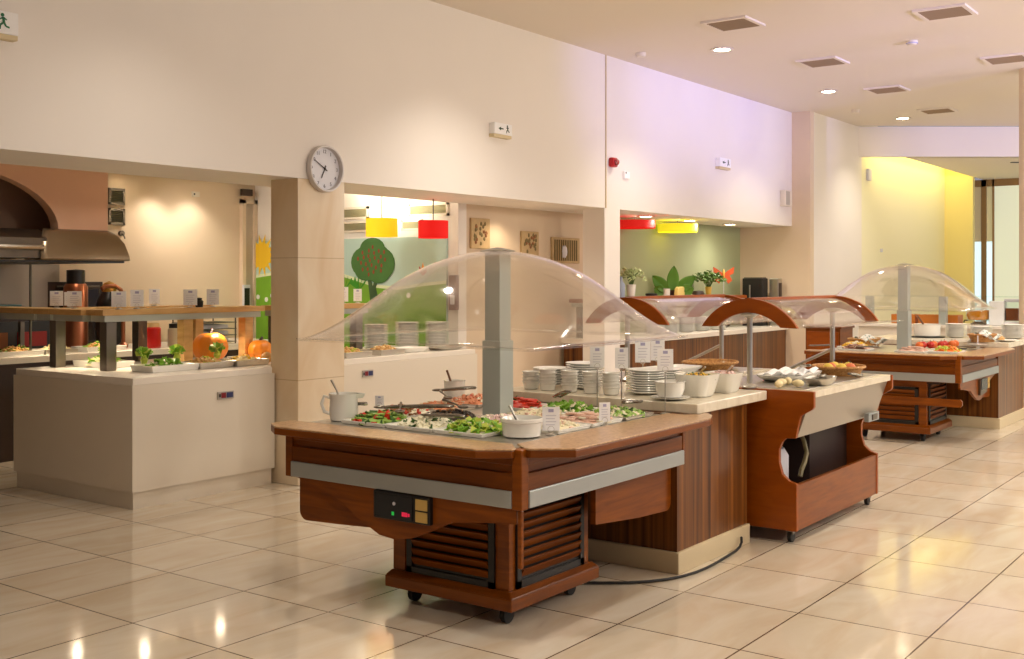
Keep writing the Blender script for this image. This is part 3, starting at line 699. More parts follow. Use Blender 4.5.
def square_bowl(label, x, y, s, h, food, fl):
    t = thing('serving_bowl', label, 'serving bowl', (x, y, Z1))
    ring = lambda r, p=4: [(r*math.copysign(abs(math.cos(a))**(2/p), math.cos(a)), r*math.copysign(abs(math.sin(a))**(2/p), math.sin(a))) for a in [2*PI*k/32 for k in range(32)]]
    L_ = [(s*.62, 0), (s*.72, .01), (s, h), (s*.95, h), (s*.68, .02), (.01, .018)]
    vs = []; fs = []
    for r, z in L_: vs += [(p[0], p[1], z) for p in ring(r)]
    for j in range(len(L_)-1):
        for k in range(32): fs.append((j*32+k, j*32+(k+1) % 32, (j+1)*32+(k+1) % 32, (j+1)*32+k))
    fs.append(tuple(range(31, -1, -1)))
    b = mb('porc'); b._add(vs, fs); b.build('bowl', t)
    mb('steel').tube([(0, 0, h*.6), (-.04, -.05, h+.02), (-.09, -.10, h+.05)], .005).build('spoon', t)
    heap(fl, food, x, y, Z1+h*.75, s*.88, s*.88, .035)
def heap(label, specs, x, y, z, rx, ry, h, name='food_heap', under=None):
    """a heap of small food pieces nobody could count"""
    b = MB()
    b.m(under or specs[0][0])
    b.lathe([(1, 0), (.8, .5), (.45, .85), (0, 1)], n=18)
    for v in b.bm.verts: v.co = Vector((v.co.x*rx, v.co.y*ry, v.co.z*h*.8))
    for m_, size, cnt, kind in specs:
        b.m(m_)
        for k in range(cnt):
            a = random.uniform(0, 2*PI); r = math.sqrt(random.random())
            px, py = r*math.cos(a)*rx*.95, r*math.sin(a)*ry*.95; pz = h*.8*(1-r**2.2)+random.uniform(-.2, .6)*size
            if kind == 'cube': b.obox((px, py, pz), (size*1.6,)*3, (random.random()*3,)*3)
            elif kind == 'leaf': b.obox((px, py, pz+size*.3), (size*3, size*1.8, size*.25), (random.uniform(-.9, .9), random.uniform(-.9, .9), a))
            elif kind == 'stick': b.obox((px, py, pz), (size*4, size, size), (random.uniform(-.3, .3), random.uniform(-.3, .3), a))
            elif kind == 'slice': b.lathe([(0, -size*.15), (size, -size*.15), (size, size*.15), (0, size*.15)], (px, py, pz), 10)
            else: b.ball((px, py, pz), size, 1, (1, 1, .85), a, .12)
    o = b.build(name, loc=(x, y, z), smooth=40)
    return tag(o, label, 'food', kind='stuff')
def fp(n, c): return paint(n, c, .45)
LET = fp('lettuce_green', (120, 170, 40)); LET2 = fp('lettuce_yellow_green', (182, 196, 70)); CUC = fp('cucumber_green', (150, 186, 84)); DKGR = fp('herb_green', (56, 96, 34))
TOM = fp('tomato_red', (206, 52, 28)); FETA = fp('white_cheese', (238, 232, 206)); OLV = fp('dark_olive', (58, 44, 32)); SHR = fp('shrimp_pink', (226, 150, 110)); HAM = fp('pale_ham', (228, 190, 170))
CRM = fp('creamy_salad', (232, 222, 190)); BEAN = fp('brown_bean', (150, 100, 52)); CORN = fp('corn_yellow', (232, 186, 46)); ONI = fp('pink_onion', (224, 196, 190)); ORG = fp('orange_fruit', (222, 116, 24)); CRUST = fp('bread_crust', (206, 160, 96)); CRUMB = fp('bread_crumb', (238, 220, 170)); MEAT = fp('brown_meat', (120, 70, 40))
square_bowl('square white bowl of yellow corn salad, left of the canopy post', 6.06, 3.06, .118, .135, [(CORN, .011, 90, 'ball'), (DKGR, .010, 24, 'leaf'), (OLV, .010, 16, 'ball')], 'yellow corn salad heaped in the left square bowl')
square_bowl('square white bowl of pink salad, nearest the canopy post', 6.385, 3.04, .108, .122, [(ONI, .012, 70, 'cube'), (HAM, .011, 30, 'cube'), (DKGR, .008, 8, 'leaf')], 'pink diced salad in the bowl by the canopy post')

# ------------------------------------------------------------------ food pans on the near salad bar
ZD = .8880
def pan_proto(wx, wy, d=.03, name='food_pan', key='steel'):
    b = mb(key)
    o = [(-wx/2, -wy/2), (wx/2, -wy/2), (wx/2, wy/2), (-wx/2, wy/2)]; i = [(x*.93, y*.93) for x, y in o]; u = [(x*.86, y*.86) for x, y in o]
    vs = [(x, y, d) for x, y in o]+[(x, y, d) for x, y in i]+[(x, y, .006) for x, y in u]+[(x*.95, y*.95, 0) for x, y in o]
    fs = []
    for k in range(4):
        q = (k+1) % 4; fs += [(k, q, 4+q, 4+k), (4+k, 4+q, 8+q, 8+k), (12+k, 12+q, q, k)]
    fs += [(8, 9, 10, 11), (15, 14, 13, 12)]
    b._add(vs, fs)
    return b.build(name, smooth=0, bevel=.003)
PAN = pan_proto(.30, .31, .018); PANW = pan_proto(.30, .31, .020, 'food_pan', 'porc')
pu = set()
def place(proto, loc, label, cat, rz=0, group=None, name=None):
    if id(proto) not in pu: o = proto; pu.add(id(proto))
    else: o = proto.copy(); COL.objects.link(o)
    o.location = loc; o.rotation_euler = (0, 0, rz)
    return tag(o, label, cat, group)
cells = [
 (4.375, 3.42, PANW, 'lettuce', [(LET, .016, 70, 'leaf'), (LET2, .016, 60, 'leaf'), (FETA, .012, 40, 'cube'), (ORG, .010, 14, 'ball')], .05),
 (4.375, 3.74, PANW, 'white cheese and green leaf', [(FETA, .014, 120, 'cube'), (DKGR, .012, 34, 'leaf'), (OLV, .010, 8, 'ball')], .045),
 (4.375, 4.06, PANW, 'cucumber and tomato', [(CUC, .022, 80, 'slice'), (DKGR, .014, 26, 'leaf'), (TOM, .014, 26, 'cube')], .055),
 (4.70, 3.20, PANW, 'creamy white', [(CRM, .014, 100, 'ball'), (HAM, .014, 20, 'cube')], .04),
 (4.70, 3.53, PANW, 'pink onion', [(ONI, .012, 100, 'stick'), (FETA, .012, 30, 'cube')], .04),
 (4.70, 3.86, PAN, 'dark olive', [(OLV, .013, 110, 'ball'), (BEAN, .012, 30, 'ball')], .05),
 (4.70, 4.19, PAN, 'white bean and nut', [(FETA, .012, 90, 'ball'), (BEAN, .012, 50, 'cube'), (TOM, .012, 26, 'cube')], .05),
 (5.02, 3.20, PANW, 'sliced ham', [(HAM, .026, 60, 'slice'), (FETA, .022, 30, 'slice')], .04),
 (5.02, 3.50, PANW, 'pickled vegetable', [(CRM, .014, 70, 'stick'), (HAM, .012, 30, 'cube')], .04),
 (5.03, 4.20, PAN, 'shredded carrot', [(SHR, .008, 100, 'stick'), (CRM, .010, 50, 'stick')], .045),
 (5.36, 3.20, PAN, 'chopped cucumber', [(CRM, .012, 50, 'cube'), (CUC, .014, 60, 'cube'), (DKGR, .011, 30, 'leaf')], .04),
 (5.36, 3.53, PANW, 'green lettuce', [(CRM, .014, 60, 'cube'), (LET, .016, 60, 'leaf'), (DKGR, .012, 24, 'leaf')], .04),
 (5.36, 3.87, PANW, 'sliced tomato', [(TOM, .024, 90, 'slice'), (DKGR, .012, 24, 'leaf')], .055),
 (5.36, 4.21, PAN, 'pink shrimp', [(SHR, .014, 110, 'ball'), (FETA, .012, 30, 'cube'), (TOM, .010, 14, 'cube')], .06),
]
for x, y, pr, nm, sp, h in cells:
    place(pr, (x, y, ZD), '%s pan holding the %s salad on the nearest bar' % ('white' if pr is PANW else 'steel', nm), 'food pan')
    heap('heap of %s salad on the nearest bar' % nm, sp, x, y, ZD+.007, .15, .155, h*.9, name='salad_heap')
# sauce bowl at the corner, jug and pot
t = thing('sauce_bowl', 'round white dressing bowl with spoon at the near corner of the bar', 'bowl', (4.40, 3.16, ZD))
mb('porc').lathe([(.07, 0), (.092, .006), (.098, .07), (.104, .075), (.104, .09), (.098, .092), (.090, .07), (.08, .03), (0, .028)], n=36).build('bowl', t)
mb('steel').tube([(.02, .02, .04), (-.02, .03, .10), (-.04, .045, .15)], [.012, .005, .006]).build('spoon', t)
mb(fp('dressing', (236, 228, 200))).lathe([(.09, .062), (0, .062)], n=24).build('dressing', t)
t = thing('serving_jug', 'white porcelain jug with a spoon at the far left end of the bar', 'jug', (4.34, 4.30, ZD), -.94)
b = mb('porc').lathe([(.062, 0), (.072, .004), (.078, .05), (.074, .11), (.080, .145), (.074, .145), (.068, .11), (.07, .02), (0, .015)], n=32)
b.build('body', t); mb('porc').tube([(-.07, 0, .12), (-.105, 0, .13), (-.12, 0, .09), (-.105, 0, .045), (-.073, 0, .035)], .009).build('handle', t)
mb('porc').prism([(.070, -.03), (.105, 0), (.070, .03)], 'z', .12, .145, [(.072, -.036), (.118, 0), (.072, .036)]).build('spout', t)
mb('steel').tube([(0, 0, .05), (-.04, .01, .16), (-.07, .02, .215)], [.008, .005, .007]).build('spoon', t)
t = thing('sauce_pot', 'white straight-sided pot with spoon behind the dome post', 'pot', (5.46, 4.44, ZD))
mb('porc').lathe([(.06, 0), (.064, .005), (.066, .12), (.07, .125), (.062, .125), (.058, .02), (0, .02)], n=28).build('body', t)
mb(paint('wood_spoon', (120, 80, 50), .5)).tube([(0, 0, .05), (-.02, .02, .13), (-.04, .03, .19)], .007).build('spoon', t)
def tongs(label, x, y, z, rz, l=.26, tilt=.02):
    t = thing('serving_tongs', label, 'tongs', (x, y, z), rz)
    for s in (-1, 1):
        b = mb('tong').tube([(-l/2, s*.004, .008+tilt), (-l/2-.008+.03, s*.014, .008+tilt), (-l/8, s*.020, .008+tilt*.7), (l*.3, s*.022, .008+tilt*.2), (l*.4, s*.016, .008)], [.009, .009, .009, .008, .008], 8)
        b.ball((l*.46, s*.014, .009), .028, 2, (1.3, .45, .28))
        b.build('arm', t)
    mb('tong').lathe([(.006, -.012), (.008, 0), (.006, .012)], (-l/2, 0, .008+tilt), 10, 'y').build('hinge', t)
tongs('long steel tongs lying across the bean salad pan', 4.60, 4.02, ZD+.05, 1.9, .44, .02)
tongs('steel tongs resting on the cucumber and tomato salad by the jug', 4.44, 4.30, ZD+.06, 1.2, .22)
tongs('steel tongs resting on the lettuce near the front corner', 4.37, 3.62, ZD+.06, 1.7, .22, .005)
tongs('pair of tongs on the chopped cucumber by the tall labels', 5.42, 3.14, ZD+.06, .2, .26)
tongs('tongs laid over the green lettuce pan at right', 5.30, 3.52, ZD+.075, .9, .24, .05)
tongs('tongs on the shrimp pan behind the post', 5.25, 4.26, ZD+.08, 2.0, .24)
def spoon(label, x, y, z, rz):
    t = thing('serving_spoon', label, 'spoon', (x, y, z), rz)
    mb('dsteel').tube([(.03, 0, .012), (.1, 0, .02), (.22, 0, .03)], [.005, .005, .008]).build('handle', t)
    mb('dsteel').ball((0, 0, .012), .035, 2, (1.2, .8, .3)).build('ladle_bowl', t)
spoon('steel serving spoon resting over the dark olives', 4.72, 3.78, ZD+.06, 1.2)
spoon('large steel spoon resting on the carrot salad', 5.03, 4.14, ZD+.06, .9)
spoon('steel spoon lying across the white cheese salad', 4.40, 3.95, ZD+.055, .7)
cardstand('label card standing right of the dressing bowl on the bar', 4.52, 3.07, ZD, .012, -.93, .085, .115)
cardstand('label card standing between ham and cucumber pans', 4.98, 3.045, ZD, .01, -.7, .06, .10)
cardstand('small label card behind the cucumber salad, in front of white counter', 4.75, 4.42, ZD, .02, -1.0, .05, .06)
cardstand('tall label stand in front of the fourth bowl pile', 5.60, 3.475, ZD, .235, -.9, .085, .12)
cardstand('tall label stand in front of the big plate stack', 5.60, 3.31, ZD, .235, -.9, .075, .12)
cardstand('tall label stand in front of the tureen, rightmost of three', 5.60, 3.025, ZD+.002, .235, -.9, .09, .12)
cardstand('label card behind the tureen, left of a pair', 6.36, 3.60, Z1, .15, -.9, .10, .14)
cardstand('label card behind the tureen, right of a pair', 6.45, 3.54, Z1, .16, -1.1, .09, .14)

# ------------------------------------------------------------------ goods on the front cart
ZC = .961
def basket(label, x, y, z, rx, ry, h, rz=0, cloth=True):
    t = thing('bread_basket', label, 'basket', (x, y, z), rz)
    wk = ramp_mat('wicker', (150, 98, 48), (206, 156, 92), (60, 60, 60), .6)
    mb(wk).lathe([(.8, 0), (.88, h*.5), (1, h), (1.03, h), (.97, h), (.8, .012), (0, .012)], n=30, sx=rx, sy=ry).build('body', t)
    mb(wk).tube([(1.0*rx*math.cos(2*PI*k/30), 1.0*ry*math.sin(2*PI*k/30), h) for k in range(30)], .010, 8, True).build('rim', t)
    if cloth:
        m_ = brick_mat('checked_cloth', (236, 236, 230), (120, 150, 140), (236, 236, 230), .03, .03, (0, 0, 0), .008, .8)
        mb(m_).grid(lambda u, v: ((2*u-1)*rx*.8, (2*v-1)*ry*.9-ry*.2, h*1.05+.03*math.sin(u*9+v*5)+.02*math.cos(v*11)-.05*(2*v-1)**2), 14, 12).build('cloth', t, smooth=180, solid=.004)
    return t
def bread(label, x, y, z, l, rz, grp=None):
    b = MB().m(CRUMB).ball((0, 0, l*.3), l*.5, 2, (1, .62, .6), 0, .03)
    tag(b.build('bread_roll', loc=(x, y, z), rotz=rz, smooth=180), label, 'bread', grp)
for k, (x, y) in enumerate(((6.72, 2.82), (6.75, 3.16), (6.84, 2.74), (6.86, 2.86), (6.97, 2.86))):
    bread('bread roll on the front cart, '+('left of the near post', 'right behind the near post', 'at the front left corner', 'second from the front left corner', 'beside the long white dish')[k], x, y, ZC, .08, k*.9)
def long_dish(label, x, y, z, l, wdt, rz, key='porc'):
    ring = [(l/2*math.copysign(abs(math.cos(a))**.5, math.cos(a)), wdt/2*math.copysign(abs(math.sin(a))**.5, math.sin(a))) for a in [2*PI*k/36 for k in range(36)]]
    vs = []; fs = []
    for s_, zz in ((.75, 0), (.98, .035), (1, .045), (.96, .045), (.76, .012), (.01, .012)): vs += [(p[0]*s_, p[1]*s_, zz) for p in ring]
    for j in range(5):
        for k in range(36): fs.append((j*36+k, j*36+(k+1) % 36, (j+1)*36+(k+1) % 36, (j+1)*36+k))
    fs.append(tuple(range(35, -1, -1)))
    b = mb(key); b._add(vs, fs)
    return tag(b.build('serving_dish', loc=(x, y, z), rotz=rz), label, 'dish')
long_dish('long white oval dish across the left half of the front cart', 7.34, 3.0, ZC, .66, .32, .05)
tag(mb('card').grid(lambda u, v: ((u-.5)*.5, (v-.5)*.24, .05+.012*math.sin(u*14+v*4)+.012*math.sin(v*17)), 24, 12).build('napkin', loc=(7.34, 3.0, ZC), rotz=.05, smooth=180, solid=.004), 'crumpled white napkin covering the long dish on the cart', 'napkin')
long_dish('small steel tray at the front edge of the cart', 7.12, 2.70, ZC, .34, .17, .1, 'steel')
tongs('steel tongs on the small tray at the front edge of the cart', 7.14, 2.70, ZC+.04, .3, .24, .01)
tongs('steel tongs lying on the crumpled napkin', 7.42, 2.92, ZC+.075, .5, .30, .02)
tongs('steel tongs lying on the cart just left of the fruit basket', 7.66, 2.66, ZC+.002, .1, .26, .03)
basket('wide wicker fruit basket at the right end of the front cart', 7.90, 2.86, ZC, .20, .18, .06, 0, False)
for k, (dx, dy, c) in enumerate(((-.1, -.06, 0), (0, -.1, 1), (.1, -.05, 0), (-.05, .05, 1), (.06, .06, 0), (-.14, .04, 0))):
    m_ = (paint('yellow_pear', (216, 186, 70), .45), paint('red_apricot', (206, 106, 60), .45))[c]
    b = MB().m(m_).ball((0, 0, .038), .04, 2, (1, 1, .95)); b.m('dark').tube([(0, 0, .07), (.004, 0, .09)], .003, 5)
    tag(b.build('fruit', loc=(7.90+dx*.85, 2.86+dy*.85, ZC+.013), smooth=180), ('yellow' if c == 0 else 'orange-red')+' fruit in the wicker basket on the cart, '+('front left', 'front middle', 'right side', 'back left of centre', 'back right of centre', 'far left')[k], 'fruit')
long_dish('white oval dish on the second cart, behind the front canopy', 7.3, 3.9, ZC, .56, .30, -.1)
basket('shallow wicker basket on the second cart', 7.85, 3.85, ZC, .24, .2, .05, 0, False)

# ------------------------------------------------------------------ food on the distant bar and the counter behind it
PL = place(PAN, (12.50, 3.42, ZD), 'steel tray under the row of apples on the distant bar', 'food pan', -.43); PL.scale = (2.2, .75, 1)
APP = paint('red_apple', (190, 40, 24), .3, noise=.3, nscale=14); APO = paint('orange_peach', (224, 110, 40), .35, noise=.2, nscale=14)
pos = ['leftmost in the row', 'second from left in the row', 'third from left in the row', 'fourth from left in the row', 'fifth from left in the row', 'sixth from left in the row', 'seventh from left in the row', 'last on the right of the row']
for k in range(8):
    u = (k-3.5)/3.5; x = 12.50+.27*u+.03*(k % 2); y = 3.42-.125*u+.03*(k % 2)
    red = k in (1, 2, 4, 5)
    b = MB().m(APP if red else APO).ball((0, 0, .04), .043, 2, (1, 1, .92)); b.m('dark').tube([(0, 0, .07), (.005, .004, .092)], .003, 5)
    tag(b.build('apple' if red else 'peach', loc=(x, y, ZD+.012), smooth=180), '%s on the distant bar, %s' % ('red apple' if red else 'orange peach', pos[k]), 'fruit')
for x, y, nm, sp in ((11.85, 3.5, 'pink ham', [(HAM, .026, 50, 'slice')]), (11.85, 4.1, 'mixed cold cut', [(MEAT, .024, 40, 'slice'), (HAM, .024, 30, 'slice')]), (12.25, 4.25, 'yellow cheese', [(CORN, .016, 50, 'cube'), (FETA, .016, 40, 'cube')]), (12.0, 3.2, 'melon', [(ORG, .018, 30, 'cube'), (LET2, .018, 40, 'cube')])):
    place(PANW, (x, y, ZD), 'white pan of %s on the distant bar' % nm, 'food pan')
    heap('heap of %s on the distant bar' % nm, sp, x, y, ZD+.012, .13, .135, .05, name='food_heap')
for k, (x, y) in enumerate(((11.7, 4.42), (11.72, 3.95))):
    tongs('tongs at the left end of the distant bar, '+('farther pair' if k == 0 else 'nearer pair'), x, y, ZD+.03, 1.2, .3)
t = thing('small_dish', 'white saucer stand at the right corner of the distant bar', 'dish', (12.72, 3.07, ZD))
mb('porc').lathe([(.04, 0), (.05, .01), (.02, .02), (.02, .04), (.10, .055), (.105, .06), (0, .05)], n=28).build('plate', t)
mb('grey').tube([(0, 0, .05), (.0, 0, .15)], .006).build('pick', t)
basket('wicker bread basket with checked cloth at the back of the distant bar', 12.5, 4.22, ZD, .22, .15, .09, -.4)
basket('wicker basket with checked cloth on the counter at the right edge', 13.22, 3.14, Z1, .20, .13, .08, -.3)
for k in range(4):
    a = k*.8
    b = MB().m(CRUST).tube([(.06*math.cos(q), .035*math.sin(q), .03) for q in [2*PI*j/12 for j in range(12)]], .016, 8, True)
    tag(b.build('bread_ring', loc=(13.42+.05*(k % 2), 3.0+.035*k, Z1+.001+.012*k), rotz=a, smooth=180), 'ring-shaped bread beside the right edge basket, '+('lowest', 'second lowest', 'second highest', 'topmost')[k], 'bread')
tag(place(P27, (13.42, 2.93, Z1), 'white plate of bread rings at the front of the right edge counter', 'plate'), 'white plate at the front edge of the right counter', 'plate')
t = thing('serving_pot', 'white round pot on a black tray behind the distant dome post', 'pot', (13.84, 3.92, Z1))
mb('black').lathe([(.20, 0), (.21, .012), (.19, .014), (0, .012)], n=30).build('tray', t)
mb('porc').lathe([(.12, .013), (.15, .02), (.155, .15), (.165, .16), (.15, .16), (.14, .03), (0, .03)], n=32).build('pot', t)
mb(paint('wood_spoon', (120, 80, 50), .5)).tube([(0, 0, .08), (-.08, .05, .2), (-.12, .08, .26)], .012).build('ladle', t)
for (x, y, n), nm in zip(((13.98, 3.62, 11), (14.1, 3.36, 9), (14.12, 3.02, 11)), ('between the white pot and the basket, far right counter', 'behind the basket on the far right counter', 'at the right frame edge on the far counter')):
    stack(P27, 'white plate in the stack %s' % nm, 'plate', x, y, Z1, n, .0145, 'plate stack '+nm)
# drinks station behind
t = thing('drinks_counter', 'pale drinks counter far behind the right edge counter', 'counter', (16.3, 3.2, 0))
mb('white').box(0, .85, 0, 2.4, .1, .96).build('body', t, smooth=0); mb('wtop').box(-.03, .88, -.03, 2.43, .96, 1.0).build('countertop', t, smooth=0, bevel=.004); mb('dark').box(.03, .82, .03, 2.37, 0, .1).build('plinth', t, smooth=0)
t = thing('glass_guard', 'glass shelf guard on grey posts over the drinks counter', 'sneeze guard', (16.5, 3.2, 1.0))
for y in (.15, 1.25, 2.3): mb('alu').box(-.05, .05, y-.05, y+.05, 0, .40).build('post', t, smooth=0)
mb('glass').box(-.25, .25, 0, 2.4, .40, .412).build('glass_shelf', t, smooth=0)
for k, (y, l) in enumerate(((5.05, .34), (4.68, .30), (4.38, .20))):
    b = mb(paint('orange_crate', (206, 120, 40), .5)).box(-.14, .14, -l/2, l/2, 0, .02); 
    b.box(-.14, -.12, -l/2, l/2, .02, .13).box(.12, .14, -l/2, l/2, .02, .13).box(-.12, .12, -l/2, -l/2+.02, .02, .13).box(-.12, .12, l/2-.02, l/2, .02, .13)
    b.m(CRUST)
    for q in range(4): b.ball((0, -l/2+.06+q*(l-.1)/4, .10), .05, 1, (1.6, .7, .7))
    tag(b.build('bread_crate', loc=(16.75, y, 1.001), smooth=40), 'orange bread box on the drinks counter, '+('left of the three', 'middle of the three', 'smallest, right of the three')[k], 'crate')
t = thing('juice_dispenser', 'round glass dispenser half full of orange juice', 'dispenser', (16.7, 4.02, 1.001))
mb('steel').lathe([(.10, 0), (.11, .02), (.06, .04), (.06, .05)], n=24).build('base', t)
mb(paint('orange_juice', (244, 150, 24), .15)).lathe([(.02, .06), (.13, .075), (.155, .13), (.152, .21), (0, .21)], n=28).build('juice', t)
mb('glass').lathe([(.14, .055), (.165, .13), (.16, .24), (.10, .32), (.08, .33)], n=28).build('jar', t, solid=.005)
mb('dsteel').lathe([(.085, .33), (.085, .35), (.02, .365), (0, .38)], n=20).build('lid', t); mb('black').tube([(0, .15, .06), (0, .19, .06), (0, .20, .03)], .010).build('tap', t)
t = thing('cereal_dispenser', 'clear cereal dispenser with brown cereal near the right edge', 'dispenser', (16.7, 3.56, 1.001))
mb('card').box(-.1, .1, -.1, .1, 0, .06).box(-.1, .1, .1, .3, 0, .34).build('body', t, smooth=0, bevel=.01)
mb(paint('brown_cereal', (130, 66, 24), .7, noise=.3, nscale=60)).box(-.08, .08, -.08, .08, .07, .24).build('cereal', t, smooth=0)
mb('glass').box(-.09, .09, -.09, .09, .062, .33).build('hopper', t, smooth=0); mb('grey').box(-.1, .1, -.1, .1, .33, .37).build('lid', t, smooth=0, bevel=.01)
t = thing('cherry_cabinet', 'low cherry wood cabinet left of the distant dome post', 'cabinet', (13.62, 5.05, 0))
mb('cherry').box(-.22, .22, -.22, .22, .06, 1.04).build('body', t, smooth=0); mb('cherryh').box(-.24, .24, -.24, .24, 1.04, 1.07).build('top', t, smooth=0, bevel=.004); mb('dark').box(-.2, .2, -.2, .2, 0, .06).build('plinth', t, smooth=0)
mb('arch').box(-.232, -.22, -.2, .2, .1, 1.0).build('door', t, smooth=0, bevel=.003)

# ------------------------------------------------------------------ white serving counters in the openings
def display(parent, x, y, z, lx=.12, dim='y'):
    k = mb('steel').box(x-lx/2, x+lx/2, y-.012, y, z-.03, z+.03).build('control_panel', parent, smooth=0, bevel=.003)
    mb(paint('red_display', (120, 24, 30), .3, emit=.1)).box(x-lx*.30, x-lx*.02, y-.014, y-.012, z-.02, z+.02).build('red_display', k, smooth=0)
    mb(paint('blue_display', (44, 50, 90), .3, emit=.1)).box(x+lx*.03, x+lx*.42, y-.014, y-.012, z-.02, z+.02).build('blue_display', k, smooth=0)
    mb('black').box(x-lx*.44, x-lx*.34, y-.014, y-.012, z-.012, z+.012).build('switch', k, smooth=0)
def white_counter(label, pts, zt=.94, disp=None, body='white'):
    t = thing('serving_counter', label, 'counter', (0, 0, 0))
    cx = sum(p[0] for p in pts)/len(pts); cy = sum(p[1] for p in pts)/len(pts)
    t.location = (pts[0][0], pts[0][1], 0); o = pts[0]; L = [(p[0]-o[0], p[1]-o[1]) for p in pts]
    cx -= o[0]; cy -= o[1]
    ins = lambda d: [(x+math.copysign(d, cx-x), y+math.copysign(d, cy-y)) for x, y in L]
    mb('white').prism(ins(.03), 'z', 0, .125).build('plinth', t, smooth=0)
    mb(body).prism(ins(.012), 'z', .125, zt-.05).build('body', t, smooth=0)
    mb('wtop').prism(ins(-.025), 'z', zt-.05, zt).build('countertop', t, smooth=0, bevel=.004)
    if disp: display(t, disp[0]-o[0], .012, disp[1], disp[2])
    return t
white_counter('white serving counter in the left opening, with red and blue display', [(4.82, 6.87), (6.172, 6.87), (6.172, 6.955), (6.66, 6.955), (6.66, 8.45), (4.82, 8.45)], .94, (5.66, .755, .155))
white_counter('white serving counter right of the pillar, seen below the dome', [(6.715, 6.985), (8.98, 6.985), (8.98, 8.2), (6.715, 8.2)], .94, (7.36, .80, .14))
ZK = .9405
# shelf rack standing on the left counter
def rack(label, boards, posts, z0=ZK, zt=1.37):
    o = posts[0]; t = thing('display_shelf', label, 'shelf', (o[0], o[1], z0))
    for x0, x1, y0, y1 in boards: mb('pine').box(x0-o[0], x1-o[0], y0-o[1], y1-o[1], zt-z0, zt+.045-z0).build('shelf_board', t, smooth=0, bevel=.003)
    for x0, x1, y0, y1 in boards: mb('alu').box(x0-o[0]+.03, x1-o[0]-.03, y0-o[1]+.02, y1-o[1]-.02, zt-.05-z0, zt-.0005-z0).build('rail', t, smooth=0)
    for p in posts:
        b = mb('dsteel' if len(p) < 3 else 'pine').box(p[0]-o[0]-.045, p[0]-o[0]+.045, p[1]-o[1]-.045, p[1]-o[1]+.045, 0, zt-.05-z0)
        b.build('post', t, smooth=0, bevel=.004)
    return t
rack('pine shelf on steel posts over the left counter, carrying label cards', [(5.02, 6.62, 7.52, 7.74), (4.98, 5.22, 7.745, 8.19), (4.98, 6.60, 8.195, 8.42), (4.98, 5.22, 8.425, 9.80)], [(5.14, 7.63), (5.11, 8.27), (5.1, 9.72), (5.86, 7.63, 1), (6.50, 7.63, 1), (6.5, 8.3, 1), (5.9, 8.3)])
ZS = 1.416
cards = [(5.1, 8.27, .10, .12, 'farthest left on the pine shelf'), (5.1, 8.02, .11, .12, 'second from left on the pine shelf'), (5.22, 8.28, .08, .11, 'just behind the second card from the left'), (5.2, 7.58, .11, .12, 'at the front corner of the pine shelf'), (5.36, 7.575, .10, .13, 'right beside the corner card, lower'), (6.05, 8.3, .09, .13, 'on the back board, left one'), (5.87, 7.575, .11, .13, 'on the front board before the black pot'), (6.10, 7.575, .10, .13, 'tilted, on the front board right of the black pot')]
for x, y, cw, ch, nm in cards: cardstand('white label card '+nm, x, y, ZS, .008, -.65+random.uniform(-.1, .1), cw, ch)
tag(mb('black').lathe([(.03, 0), (.035, .05), (.02, .06), (.025, .075), (0, .08)], n=16).build('pepper_pot', loc=(5.98, 7.60, ZS)), 'small black pot between two label cards on the pine shelf', 'pot')
tag(mb('porc').lathe([(.02, 0), (.025, .03), (.0, .04)], n=14).build('salt_pot', loc=(6.42, 8.30, ZS)), 'tiny white pot on the back board of the pine shelf', 'pot')
def platter(label, x, y, z, l, wd, rz=0): return place(WP, (x, y, z), label, 'tray', rz)
WP = pan_proto(.44, .28, .05, 'food_tray', 'porc'); BP = pan_proto(.34, .28, .05, 'food_tray', 'steel')
for x, y, pr, nm, sp, rz in (
  (5.42, 7.30, WP, 'front corner, with lettuce', [(LET, .02, 60, 'leaf'), (CRM, .016, 60, 'ball')], .0),
  (5.80, 7.28, BP, 'middle, with pale rolls', [(CRUST, .022, 40, 'ball'), (LET2, .016, 20, 'leaf')], .0),
  (6.14, 7.25, BP, 'right, before the pumpkins', [(CRUMB, .02, 40, 'slice'), (CORN, .016, 20, 'ball')], .0),
  (5.36, 8.02, WP, 'left end, with greens', [(CRUMB, .02, 40, 'ball'), (LET, .02, 30, 'leaf')], 1.57)):
    place(pr, (x, y, ZK), 'food tray on the left counter, '+nm, 'tray', rz)
    heap('food heap in the tray on the left counter, '+nm, sp, x, y, ZK+.02, .15, .11, .06)
for k, (x, y) in enumerate(((5.30, 7.40), (5.62, 7.42), (5.34, 7.95), (6.02, 7.42))):
    b = MB()
    for q in range(16):
        a = q*2.4; b.m(LET if q % 3 else LET2); b.obox((.03*math.cos(a), .03*math.sin(a), .07+.01*(q % 4)), (.07, .045, .004), (random.uniform(-1, 1), random.uniform(-1.2, .2), a))
    b.m(LET2).lathe([(.02, 0), (.03, .03), (.01, .08)], n=10)
    tag(b.build('lettuce_head', loc=(x, y, ZK+.055)), 'loose green lettuce head garnishing the left counter, '+('front corner tray', 'right half of the front corner tray', 'left end tray', 'right tray')[k], 'lettuce')
PUM = paint('pumpkin_orange', (236, 142, 36), .4, noise=.15, nscale=6)
